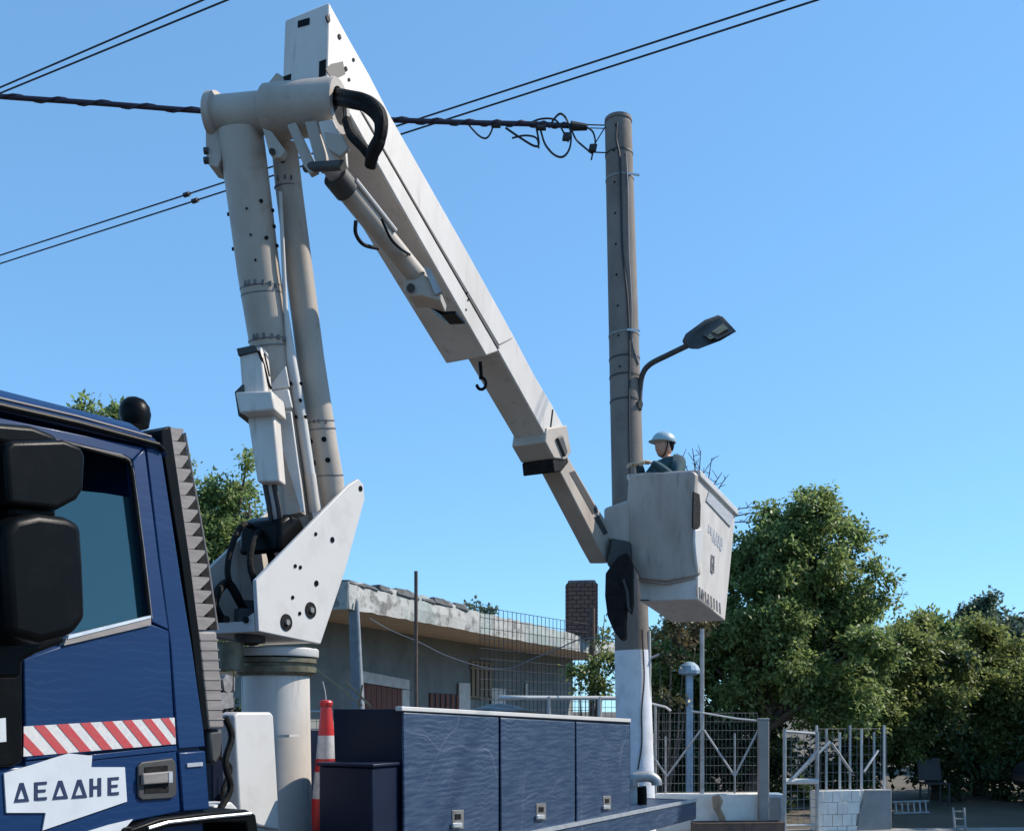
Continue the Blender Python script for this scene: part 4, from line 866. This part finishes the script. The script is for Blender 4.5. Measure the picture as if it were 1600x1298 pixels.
# tall wire fence of the yard
fa, fb = gp(650, 13.8), gp(925, 18.4)
tf_ = thing('tall_wire_fence', fa, 'tall square-mesh wire fence on thin posts in front of the house', 'fence')
mk('post', cyl(fa, fa+Z*(U(650, 892, 13.8).z), .026, None, 10), RUST, tf_); mk('post', cyl(fb, fb+Z*U(925, 950, 18.4).z, .055, None, 10), RUST, tf_)
mk('mesh', wires(fa+(fb-fa)*.3, fb+(fb-fa)*.05, 1.6, 3.35,   .135, .15, .006), DKW, tf_, kind='stuff')
# railed fence left of the pole
ra, rb = gp(470, 11.9), gp(1005, 13.35)
rf_ = thing('railed_mesh_fence', ra, 'white-railed mesh fence running behind the truck to the pole', 'fence')
zr_ = 1.92
mk('rail', tube([ra+(rb-ra)*.55+Z*zr_, rb+Z*(zr_+.0)], .028, 8), WL, rf_); mk('rail', tube([ra+Z*1.74, ra+(rb-ra)*.55+Z*1.74], .014, 8), GAL, rf_); mk('rail', tube([ra+Z*1.0, rb+Z*1.0], .02, 8), GAL, rf_)
for t in (0, .15, .33, .55, .70, .86, 1): q = ra+(rb-ra)*t; mk('post', cyl(q, q+Z*(zr_+.02 if t > .55 else 1.75), .03 if t > .55 else .02, None, 8), WL if t > .8 else GAL, rf_)
mk('mesh', join(wires(ra, ra+(rb-ra)*.55, .3, 1.74, .09, .12, .0035), wires(ra+(rb-ra)*.55, rb, .3, zr_, .09, .12, .0035)), MESHW, rf_, kind='stuff')
for a_, b_ in (((478, 1032), (566, 1102)), ((540, 1064), (580, 1104)), ((566, 1070), (560, 1104))):
    mk('brace', tube([U(*a_, 11.9), U(*b_, 12.1)], .014, 6), PAL, rf_)
# low wall + mesh fence right of the pole
wa, wb = gp(1012, 13.35), gp(1192, 13.5); zw_ = U(1100, 1240, 13.4).z
lw = thing('low_wall', (wa+wb)/2, 'low dappled plastered wall under the mesh fence right of the pole', 'wall')
mk('core', bx(wa, wb-wa, V((0, .22, 0)), Z*zw_), LIM, lw, bevel=.015)
mk('coping', bx(wa-V((0, .015, 0)), wb-wa, V((0, .25, 0)), Z*.0), LIM, lw) if False else None
mf = thing('mesh_fence', wa+Z*zw_, 'grey welded-mesh fence with diagonal braces on the low wall', 'fence')
up0, up1 = wa+V((0, .1, zw_)), wb+V((0, .1, zw_))
def fz(px, py, Y=13.5): return U(px, py, Y)
mk('mesh', wires(wa+V((0, .1, 0)), wb+V((-.05, .1, 0)), zw_+.02, 1.72, .055, .11, .0026), MESHW, mf, kind='stuff')
for px, top, r in ((1024, 1102, .02), (1040, 1150, .014), (1097, 982, .03), (1148, 1145, .014)): mk('post', cyl(fz(px, 1240), fz(px, top), r, None, 8), GAL, mf)
for a_, b_ in (((1095, 1140), (1042, 1212)), ((1100, 1140), (1148, 1212)), ((1148, 1212), (1190, 1130)), ((1020, 1180), (1042, 1212))): mk('brace', tube([fz(*a_, 13.46), fz(*b_, 13.46)], .016, 6), GAL, mf)
mk('top_rail', tube([fz(1015, 1098, 13.48), fz(1040, 1104, 13.48), fz(1048, 1110, 13.48)], .018, 6), WL, mf); mk('top_rail', tube([fz(1080, 1110, 13.48), fz(1150, 1122, 13.48), fz(1192, 1126, 13.48)], .014, 6), WL, mf)
gp1 = gp(1193, 13.4)
gp_ = thing('gate_post', gp1, 'square grey gate post between low wall and dark gateway', 'post'); mk('shaft', bx(gp1-V((.065, .05, 0)), V((.13, 0, 0)), V((0, .13, 0)), Z*1.62), CEM, gp_, bevel=.01); mk('cap', bx(gp1-V((.07, .055, -1.62)), V((.14, 0, 0)), V((0, .14, 0)), Z*.03), CEM, gp_, bevel=.008)
# light blue cabinet in the gateway
cbp = gp(1210, 14.0)
cab_ = thing('cabinet', cbp, 'small pale blue cabinet standing in the dark gateway', 'cabinet')
mk('body', bx(cbp-V((.13, 0, 0)), V((.27, 0, 0)), V((0, .3, 0)), Z*U(1210, 1240, 14.0).z), PBL, cab_, bevel=.01); mk('door', bx(cbp-V((.11, .012, -.05)), V((.2, 0, 0)), V((0, .012, 0)), Z*(U(1210, 1240, 14.0).z-.1)), BPST, cab_)
# open mesh gate
gt0, gt1 = gp(1226, 13.3), gp(1276, 13.45)
gate = thing('mesh_gate', gt0, 'galvanised mesh gate with diagonal brace left of the whitewashed block wall', 'gate')
for px, Y, top in ((1226, 13.3, 1138), (1277, 13.45, 1142)): mk('stile', cyl(gp(px, Y)+Z*.1, U(px, top, Y), .026, None, 8), GAL, gate)
mk('rail', tube([U(1226, 1220, 13.3), U(1277, 1220, 13.45)], .04, 8), WL, gate); mk('rail', tube([U(1226, 1142, 13.3), U(1277, 1146, 13.45)], .02, 8), GAL, gate); mk('rail', tube([gt0+Z*.2, gt1+Z*.2], .02, 8), GAL, gate)
mk('brace', tube([U(1238, 1216, 13.25), U(1262, 1190, 13.35), U(1277, 1172, 13.4)], .02, 6), GAL, gate)
mk('mesh', wires(gt0, gt1, .2, U(1250, 1142, 13.35).z, .1, .11, .004), MESHW, gate, kind='stuff')
# whitewashed block wall + fence above it
ba, bb = gp(1279, 13.5), gp(1392, 13.75); zb_ = U(1330, 1234, 13.6).z
bw = thing('block_wall', (ba+bb)/2, 'whitewashed block wall with grey cement right end under the trees', 'wall')
bu = (bb-ba).normalized(); bL = (bb-ba).length; bn = V((-bu.y, bu.x, 0))
if bn.y < 0: bn = -bn
mk('core', bx(ba+bn*.03, bu*bL, bn*.2, Z*(zb_-.012)), LIM, bw)
rows_ = 4; cols_ = 4; bh_ = zb_/rows_; wl_ = bL*.52
for r_ in range(rows_):
    xs = [0]+[wl_*(c_+(.5 if r_ % 2 else 0))/cols_ for c_ in range(1 if not r_ % 2 else 0, cols_)]+[wl_+rnd.uniform(-.06, .06)]
    xs = sorted(set(max(0, x) for x in xs))
    for x0, x1 in zip(xs, xs[1:]):
        if x1-x0 < .03: continue
        d_ = rnd.uniform(-.006, .006)
        mk('block', bx(ba+bu*(x0+.003)+bn*d_+Z*(r_*bh_+.003), bu*(x1-x0-.006), bn*.2, Z*(bh_-.006)), LIM, bw, bevel=.004)
mk('cement_face', prism([ba+bu*(wl_-.02)-bn*.02, ba+bu*bL-bn*.02, ba+bu*bL-bn*.02+Z*zb_, ba+bu*(wl_+.14)-bn*.02+Z*zb_, ba+bu*(wl_+.05)-bn*.02+Z*(zb_*.55)], bn*.06), CEM, bw, bevel=.01)
wf = thing('wall_top_fence', ba+Z*zb_, 'mesh fence panels standing on the whitewashed block wall', 'fence')
mk('mesh', wires(ba+bn*.1, bb+bn*.1, zb_, 1.5, .09, .11, .003), MESHW, wf, kind='stuff')
for i, px in enumerate((1282, 1297, 1318, 1334, 1352, 1372, 1388)):
    q = ba+(bb-ba)*((px-1279)/113)+bn*.1; mk('post', cyl(q+Z*(zb_-.01), q+Z*(1.55-.05*(i % 3)), .018, None, 8), GAL if i % 2 else WL, wf)
for a_, b_ in (((1240, 1216), (1297, 1158)), ((1299, 1160), (1330, 1205)), ((1350, 1205), (1372, 1172))): mk('brace', tube([U(*a_, 13.42), U(*b_, 13.6)], .018, 6), GAL if a_[0] != 1240 else WL, wf)
# stone wall seen through the gap behind the cab
swn = 3.75; s0, s1 = S_of(318, swn), S_of(373, swn)-.02
sw = thing('stone_wall', T((s0+s1)/2, swn, 0), 'grey rubble stone wall seen through the gap behind the cab', 'wall')
mk('mortar', bx(T(s0-.6, swn+.06, 0), D*(s1-s0+.6), P*.4, Z*2.15), MORT, sw)
ws_, hs_ = .24, .20
for r_ in range(11):
    x = s0-.6-rnd.uniform(0, .2)
    while x < s1-.05:
        wd = rnd.uniform(.14, .3); wd = min(wd, s1-x); z0 = r_*hs_*.97+rnd.uniform(-.02, .02); z1 = z0+hs_*rnd.uniform(.8, .95)
        c0 = [(x+rnd.uniform(.01, .05), z0+rnd.uniform(0, .05)), (x+wd*.6, z0+rnd.uniform(-.01, .03)), (x+wd-rnd.uniform(.01, .03), z0+rnd.uniform(.02, .06)), (x+wd-rnd.uniform(.01, .05), z1-rnd.uniform(0, .05)), (x+wd*.4, z1+rnd.uniform(-.02, .02)), (x+rnd.uniform(.01, .03), z1-rnd.uniform(.02, .06))]
        pr = rnd.uniform(-.05, .02); mk('stone', prism([T(a_, swn+pr, max(b_, .0)) for a_, b_ in c0], P*.12), STN, sw)
        x += wd

# ================================================================== TREES AND PLANTS
def leaves(cl, n, size, seed, dens=.24, droop=.35):
    """leaf-sized faces gathered in twig clusters spread through ellipsoid clumps"""
    rg = np.random.default_rng(seed)
    vol = np.array([c[1][0]*c[1][1]*c[1][2] for c in cl])**.75; pr = vol/vol.sum()
    ntw = max(20, n//50); nsub = max(6, int(14*len(cl)))
    sc = rg.choice(len(cl), nsub, p=pr); sdn = rg.normal(size=(nsub, 3)); sdn /= np.linalg.norm(sdn, axis=1)[:, None]
    C0 = np.array([list(c[0]) for c in cl]); R0_ = np.array([list(c[1]) for c in cl])
    sub = C0[sc]+sdn*R0_[sc]*(rg.uniform(.35, 1.0, nsub)**.6)[:, None]; srad = R0_[sc].mean(axis=1)*rg.uniform(.22, .48, nsub)
    wsub = srad**2; wsub /= wsub.sum(); ci = rg.choice(nsub, ntw, p=wsub)
    d = rg.normal(size=(ntw, 3)); d[:, 2] += .35; d /= np.linalg.norm(d, axis=1)[:, None]; rr = rg.uniform(.3, 1, ntw)**.5*rg.uniform(.8, 1.2, ntw)
    tw = sub[ci]+d*(srad[ci]*rr)[:, None]; ax = d*np.array([1, 1, .6])+rg.normal(size=(ntw, 3))*.35; ax[:, 2] -= .1; ax /= np.linalg.norm(ax, axis=1)[:, None]
    dens = dens*.8
    ti = rg.integers(0, ntw, n); t = rg.uniform(-1, 1, n)
    c = tw[ti]+ax[ti]*(t*dens)[:, None]+rg.normal(size=(n, 3))*dens*.33
    ld = ax[ti]*.6+rg.normal(size=(n, 3))*.7; ld[:, 2] -= droop; ld /= np.linalg.norm(ld, axis=1)[:, None]
    up_ = rg.normal(size=(n, 3))*.6+np.array([0, 0, 1.]); sdv = np.cross(ld, up_); sdv /= np.linalg.norm(sdv, axis=1)[:, None]+1e-9
    nrm = np.cross(sdv, ld); s = size*rg.uniform(.65, 1.3, n)[:, None]
    v = np.empty((n, 4, 3)); v[:, 0] = c; v[:, 1] = c+ld*s*.5+sdv*s*.25+nrm*s*.06; v[:, 2] = c+ld*s; v[:, 3] = c+ld*s*.5-sdv*s*.25+nrm*s*.06
    return v.reshape(-1, 3), tw
def leaf_object(name, v, m, parent=None):
    n = len(v)//4; me = bpy.data.meshes.new(name); b = base_of(parent)
    me.vertices.add(n*4); me.vertices.foreach_set('co', (v-np.array(b)).astype(np.float32).ravel())
    me.loops.add(n*4); me.loops.foreach_set('vertex_index', np.arange(n*4, dtype=np.int32))
    me.polygons.add(n); me.polygons.foreach_set('loop_start', np.arange(0, n*4, 4, dtype=np.int32)); me.polygons.foreach_set('loop_total', np.full(n, 4, dtype=np.int32))
    me.update(calc_edges=True); me.materials.append(m)
    o = bpy.data.objects.new(name, me); COL.objects.link(o); o['_b'] = tuple(b)
    if parent is not None: o.parent = parent
    return o
def cl_(px, py, rpx, Y, dY=0, flat=1):
    r = rpx/F*Y; return (U(px, py, Y+dY), (r, r*1.0, r*.9*flat))
def tree(name, label, base, tr, cl, n, size, seed, m, group=None, dens=.24, twigs=40, droop=.35):
    t = thing(name, base, label, 'tree', group); rr = random.Random(seed)
    cen_ = sum((c[0] for c in cl), V((0, 0, 0)))/len(cl); low = min(c[0].z-c[1][2] for c in cl)
    fork = V((base.x+(cen_.x-base.x)*.5, base.y+(cen_.y-base.y)*.5, max(low+.1, cen_.z*.45)))
    mid = (base+fork)/2+V((rr.uniform(-.12, .12), rr.uniform(-.1, .1), 0))
    gs = [tube(spline([base-Z*.03, base+Z*.25+(mid-base)*.05, mid, fork], 5), [tr*1.35]+[tr*(1.1-.4*i/15) for i in range(15)], 10)]
    for c in cl:
        e_ = c[0]+V((rr.uniform(-.1, .1), rr.uniform(-.1, .1), rr.uniform(0, .2))); md = (fork+e_)/2+V((rr.uniform(-.2, .2), rr.uniform(-.2, .2), rr.uniform(-.05, .2)))
        p_ = spline([fork-Z*.05, md, e_], 5); gs.append(tube(p_, [tr*.55*(1-.8*i/(len(p_)-1)) for i in range(len(p_))], 7))
    lv, tw = leaves(cl, n, size, seed, dens, droop)
    for i in range(min(twigs, len(tw))):
        e_ = V(tw[i*len(tw)//twigs]); c = min(cl, key=lambda c: (c[0]-e_).length)[0]; md = (c+e_)/2+V((rr.uniform(-.1, .1), 0, rr.uniform(-.1, .1)))
        gs.append(tube([c, md, e_], [tr*.13, tr*.09, .004], 4))
    mk('trunk', join(*gs), BARK, t, smooth=True, ang=180)
    leaf_object('crown', lv, m, t); return t
def gpx(px, Y): return gp(px, Y)
tree('broadleaf_tree', 'largest dark green leafy tree, right of the bucket behind the mesh fence', gpx(1168, 16.4), .13,
     [cl_(1268, 815, 48, 17), cl_(1225, 850, 55, 17), cl_(1310, 850, 48, 17), cl_(1175, 880, 60, 17), cl_(1142, 905, 42, 17), cl_(1112, 980, 42, 16.8), cl_(1150, 960, 62, 16.6), cl_(1245, 930, 85, 17), cl_(1330, 930, 58, 17), cl_(1190, 1020, 75, 16.4), cl_(1290, 1020, 85, 16.6), cl_(1352, 1010, 48, 16.8), cl_(1120, 1040, 50, 16.6), cl_(1160, 1095, 48, 16.2), cl_(1250, 1085, 55, 16.2), cl_(1320, 1100, 60, 16.2)],
     105000, .095, 11, LF1, dens=.22, twigs=120)
tree('round_tree', 'olive green hanging tree between the largest tree and the tree at right', gpx(1463, 19.5), .11,
     [cl_(1440, 1010, 42, 19.5), cl_(1400, 1040, 52, 19), cl_(1470, 1060, 50, 19.5), cl_(1380, 1105, 55, 18.6), cl_(1440, 1115, 52, 18.8), cl_(1350, 1140, 40, 18.4), cl_(1420, 1160, 32, 18.6)],
     52000, .10, 12, LF2, dens=.23, twigs=70)
tree('roadside_tree', 'broad olive green tree with bare lower trunk near the right edge', gpx(1530, 20.5), .13,
     [cl_(1530, 1030, 55, 20.5), cl_(1500, 1080, 52, 20.5), cl_(1560, 1080, 58, 20.3), cl_(1520, 1140, 58, 20.3), cl_(1585, 1130, 48, 20.3), cl_(1605, 1170, 45, 20.2), cl_(1480, 1150, 38, 20.4), cl_(1555, 1180, 40, 20)],
     56000, .105, 13, LF2, dens=.24, twigs=70)
tree('distant_tree', 'taller blue-green tree rising behind the two olive trees', gpx(1530, 31), .2,
     [cl_(1545, 962, 32, 31), cl_(1512, 965, 26, 31), cl_(1530, 995, 42, 31), cl_(1570, 1000, 34, 31), cl_(1490, 1010, 36, 31)], 18000, .16, 14, LF3, dens=.3)
tree('distant_tree', 'dark blue-green tree cut by the right edge of the picture', gpx(1612, 29), .2,
     [cl_(1600, 1000, 38, 29), cl_(1625, 980, 40, 29), cl_(1590, 1050, 45, 29), cl_(1640, 1050, 60, 29)], 16000, .15, 15, LF3, dens=.3)
tree('distant_tree', 'small dark treetop left of the blue-green tree', gpx(1455, 30), .15,
     [cl_(1458, 975, 22, 30), cl_(1435, 995, 24, 30), cl_(1470, 1005, 28, 30)], 3500, .22, 16, LF1, dens=.35)
tree('yard_tree', 'leafy tree between the cab and the turret', gpx(352, 15.5), .12,
     [cl_(352, 765, 36, 15.5), cl_(396, 735, 22, 15.5), cl_(330, 810, 40, 15.5), cl_(385, 800, 44, 15.5), cl_(345, 860, 48, 15.4), cl_(405, 850, 36, 15.4), cl_(350, 930, 45, 15.2), cl_(365, 1010, 34, 15), cl_(300, 770, 30, 15.5), cl_(345, 1060, 24, 15)],
     17000, .085, 17, LF1, dens=.2, twigs=90)
tree('distant_tree', 'twiggy treetops peeping over the cab roof', gpx(165, 24), .14,
     [cl_(122, 640, 14, 24), cl_(175, 645, 20, 24), cl_(195, 640, 16, 24), cl_(150, 680, 40, 24)], 3000, .17, 18, LF1, dens=.3)
tree('overhanging_tree', 'leafy branch tip reaching in at the right edge of the sky', gpx(1740, 13), .12,
     [cl_(1603, 684, 14, 13), cl_(1610, 676, 16, 13), cl_(1700, 650, 66, 13), cl_(1760, 600, 90, 13), cl_(1740, 720, 80, 13)], 14000, .09, 19, LF1, dens=.15)
for i, (tx, ty, lb_) in enumerate(((13.6, 18.6, 'unseen tree added for shade just beyond the right edge of the picture'), (17.2, 20.5, 'unseen tree added for shade farther along beyond the right edge'), (11.9, 16.8, 'unseen tree added for shade over the near ground beyond the right edge'), (12.3, 14.4, 'unseen tree added for shade by the kerb beyond the right edge'))):  # out-of-view trees added to throw shade on the ground at right
    c_ = V((tx, ty, 4.3)); tree('roadside_tree', lb_, V((tx, ty, 0)), .13, [(c_+V(q), (1.3, 1.3, 1.1)) for q in ((0, 0, .9), (-1.1, .2, 0), (1.1, -.2, .1), (0, -1.1, -.2), (.2, 1, 0), (-.6, -.6, -.8), (.7, .3, -.8))], 16000, .18, 60+i, LF2, 'unseen trees added for shade', dens=.3)
# shrubs
def shrub(name, label, cl, n, size, seed, m, cat='shrub', kind=None):
    b = cl[0][0].copy(); b.z = 0; t = thing(name, b, label, cat); rr = random.Random(seed)
    gs = [tube([b+V((rr.uniform(-.1, .1), rr.uniform(-.1, .1), -.02)), (b+c[0])/2+V((rr.uniform(-.1, .1), 0, 0)), c[0]], [.03, .02, .006], 6) for c in cl]
    mk('stem', join(*gs), BARK, t); leaf_object('foliage', leaves(cl, n, size, seed, .18)[0], m, t); return t
shrub('climbing_shrub', 'leafy green climber between the chimney and the pole', [cl_(928, 1062, 26, 15.4), cl_(948, 1040, 22, 15.4), cl_(905, 1050, 16, 15.4), cl_(945, 960, 16, 15.6), cl_(938, 1000, 18, 15.5)], 1800, .085, 31, LF2)
shrub('dry_climber', 'brown withered climber just right of the pole', [cl_(1032, 1040, 22, 15), cl_(1050, 985, 24, 15), cl_(1036, 1085, 22, 15), cl_(1070, 1010, 22, 15.2), cl_(1090, 990, 22, 15.4)], 1700, .08, 32, LF4)
shrub('garden_bush', 'dark bush filling the yard behind the mesh fence', [cl_(1060, 1130, 40, 16.5), cl_(1120, 1150, 50, 16.6), cl_(1040, 1200, 50, 16.5), cl_(1110, 1210, 55, 16.5), cl_(1170, 1200, 45, 16.8), cl_(1215, 1160, 40, 17), cl_(1215, 1220, 40, 17)], 20000, .10, 33, LF5)
shrub('tall_shrub', 'dense green shrub behind the vent and the withered climber', [cl_(1040, 1010, 34, 16.8), cl_(1075, 1000, 36, 17), cl_(1050, 1060, 38, 16.8), cl_(1095, 1060, 38, 17), cl_(1030, 1110, 34, 16.8), cl_(1080, 1110, 38, 17), cl_(1010, 1060, 28, 16.8)], 13000, .10, 34, LF1)
# bare twigs above the bucket
bt = thing('bare_tree', gp(1085, 17), 'bare grey branches showing above and beside the bucket', 'tree')
rr = random.Random(5); gs = [tube([gp(1085, 17), U(1080, 1000, 17), U(1078, 800, 17)], [.08, .06, .03], 8)]
for ex, ey in ((1066, 712), (1095, 704), (1112, 716), (1128, 738), (1134, 746), (1120, 752), (1082, 700), (1105, 730), (1160, 800), (1190, 790), (1205, 798), (1175, 815)):
    a_ = U(1080+rr.uniform(-3, 8), 800+rr.uniform(-20, 40), 17); e_ = U(ex, ey, 17+rr.uniform(-.2, .2)); m_ = (a_+e_)/2+V((rr.uniform(-.08, .08), 0, rr.uniform(.0, .1)))
    gs.append(tube(spline([a_, m_, e_], 4), [.02-.014*i/8 for i in range(9)], 5))
    for _ in range(4):
        q = m_+(e_-m_)*rr.uniform(.2, 1); gs.append(tube([q, q+V((rr.uniform(-.12, .16), 0, rr.uniform(.02, .16)))], [.007, .004], 4))
mk('branches', join(*gs), BARK, bt)
# weeds on the roof edge
rw = [Hp(t, .25, ZR+.08) for t in (5.2, 5.8, 6.3, 6.6)]
wd_ = thing('roof_weeds', Hp(5.8, .25, ZR-.01), 'small green weeds growing on the crumbling roof edge', 'weeds')
leaf_object('foliage', leaves([(q, (.3, .2, .14)) for q in rw], 500, .10, 44, .12)[0], LF3, wd_)
mk('stem', join(*[tube([q-Z*.12, q+Z*.1], [.01, .004], 5) for q in rw]), BARK, wd_)
# hedges behind: nobody could count their plants
def hedge(label, boxes, n, size, seed):
    rg = np.random.default_rng(seed); cl = []
    for (x0, x1, y0, y1, h) in boxes:
        for _ in range(int(max(4, (x1-x0)*(h)*1.6))):
            cl.append((V((rg.uniform(x0, x1), rg.uniform(y0, y1), rg.uniform(.3, h))), (.7, .5, .6)))
    o = leaf_object('hedge', leaves(cl, n, size, seed, .3)[0], LF5); o['kind'] = 'stuff'; o['label'] = label; o['category'] = 'hedge'; return o
hedge('dense dark hedge shading the yard behind the right fences', [(2.5, 8.2, 18.4, 19.6, 2.7), (6.6, 10.5, 18.6, 20, 1.9), (9, 15, 20.5, 22.5, 2.6), (12.5, 20, 26, 28, 3.6)], 70000, .14, 51)
hedge('dark greenery behind the truck and the house end', [(-7.5, -3.9, 15.5, 17, 1.6), (5.5, 10, 30, 32, 3.6)], 9000, .2, 52)

# ================================================================== SMALL THINGS IN THE YARD
hb = gp(1077, 15.2)
vn = thing('hooded_vent', hb, 'pale blue hooded vent on a post behind the mesh fence', 'vent')
zt_ = U(1077, 1052, 15.2).z
mk('post', bx(hb-V((.05, .05, 0)), V((.1, 0, 0)), V((0, .1, 0)), Z*zt_), PBL, vn)
mk('hood', lathe(hb+Z*zt_, Z, [(.10, -.03), (.165, .0), (.17, .05), (.14, .12), (.08, .17), (.02, .185)], 12), PBL, vn, smooth=True, ang=20)
# rusty plank and rag
t0, t1 = U(1086, 1286, 12.9), U(1226, 1287, 13.0); tb = thing('trough', V(((t0.x+t1.x)/2, 13.1, .1)), 'rusty brown trough standing before the low wall', 'trough')
tv_ = V((t1.x-t0.x, t1.y-t0.y, 0)); d0 = V((t0.x, t0.y, .1)); hh = t0.z-.1
mk('front_side', bx(d0, tv_, V((0, .02, 0)), Z*hh), RUST, tb); mk('back_side', bx(d0+V((0, .3, 0)), tv_, V((0, .02, 0)), Z*hh), RUST, tb); mk('floor', bx(d0+V((0, .022, .02)), tv_, V((0, .276, 0)), Z*.02), RUST, tb)
for k_ in (0, .985): mk('end', bx(d0+tv_*k_+V((0, .021, .0)), tv_*.015, V((0, .278, 0)), Z*hh), RUST, tb)
mk('rim', tube([d0+Z*hh, d0+tv_+Z*hh], .012, 6), RUST, tb); mk('seam', bx(d0+tv_*.55-V((0, .006, 0)), tv_*.012, V((0, .006, 0)), Z*hh), RUST, tb)
rg_ = [(1112, 1244), (1124, 1240), (1130, 1252), (1126, 1262), (1132, 1274), (1138, 1290), (1126, 1291), (1122, 1276), (1114, 1262)]
o = mk('rag', prism([U(x, y, 13.28+.02*math.sin(i*2)) for i, (x, y) in enumerate(rg_)], V((.01, .05, 0))), CLO, bevel=.015); tag(o, 'crumpled beige rag hung over the low wall', 'rag')
# ladders
def ladder(name, label, a, b, wv, n, r=.02, m=GAL):
    t = thing(name, V((a.x, a.y, a.z)), label, 'ladder', 'ladders under the trees')
    mk('rail', tube([a, b], r, 6), m, t); mk('rail', tube([a+wv, b+wv], r, 6), m, t)
    for i in range(n): q = a+(b-a)*((i+.5)/n); mk('rung', tube([q, q+wv], r*.75, 6), m, t)
    return t
lq, lr = gp(1396, 16.6)+Z*.02, gp(1452, 16.8)+Z*.02
ladder('ladder', 'long grey ladder lying on its edge under the trees', lq, lr, V((0, .04, .19)), 6)
la = gp(1492, 13.65)+Z*.1; ladder('step_stool', 'small grey step stool standing on the pavement under the trees', la, V((la.x+.03, la.y+.12, U(1500, 1262, 13.7).z)), V((.15, 0, 0)), 3, .016, CEM)
# pale chair by the trunk
chx = gp(1468, 18); chair = thing('garden_chair', chx, 'dark garden chair beside the tree trunks', 'chair')
mk('seat', bx(chx+V((-.22, 0, .4)), V((.44, 0, 0)), V((0, .42, 0)), Z*.03), DG, chair, bevel=.01); mk('backrest', bx(chx+V((-.22, .40, .45)), V((.44, 0, 0)), V((0, .03, 0)), V((0, .08, .42))), DG, chair, bevel=.01)
for a_ in (-.2, .17):
    for b_ in (.01, .38): mk('leg', bx(chx+V((a_, b_, 0)), V((.03, 0, 0)), V((0, .03, 0)), Z*.4), DG, chair)
# parked car, only its nose corner in the frame
cy = 17.2; cxx = 9.55
car = thing('parked_car', V((cxx+2.1, cy+.85, 0)), 'dark car nose cut off by the right edge of the picture', 'car')
side = [(0, .35), (.0, .62), (.12, .78), (.5, .88), (1.1, .95), (1.75, 1.38), (3.0, 1.42), (3.7, .98), (4.2, .9), (4.25, .4), (3.9, .28), (.3, .28)]
mk('body', prism([V((cxx+a_, cy, b_)) for a_, b_ in side], V((0, 1.7, 0))), CARP, car, bevel=.09, seg=4)
mk('window', prism([V((cxx+a_, cy-.006, b_)) for a_, b_ in ((1.25, .98), (1.8, 1.32), (2.9, 1.35), (3.4, 1.0))], V((0, .012, 0))), GLS, car)
for a_ in (.75, 3.4):
    for b_ in (-.02, 1.52):
        wl = mk('wheel', lathe(V((cxx+a_, cy+b_, .31)), (0, 1, 0), [(.18, 0), (.29, 0), (.31, .03), (.31, .17), (.29, .2), (.18, .2)], 24), RB, car, smooth=True)
        mk('rim', lathe(V((cxx+a_, cy+b_+(.01 if b_ < 0 else .12), .31)), (0, 1, 0), [(.04, 0), (.16, .02), (.19, .0), (.19, .07)], 16), AL, wl, smooth=True)
mk('headlight', ell(V((cxx+.1, cy+.02, .66)), (.14, .05, .07), None, '', None, 12, 8), WL, car, smooth=True)
mk('number_plate', bx(V((cxx-.03, cy+.6, .42)), V((.02, 0, 0)), V((0, .5, 0)), Z*.11), WL, car)
for o in bpy.data.objects:
    if '_b' in o.keys(): del o['_b']
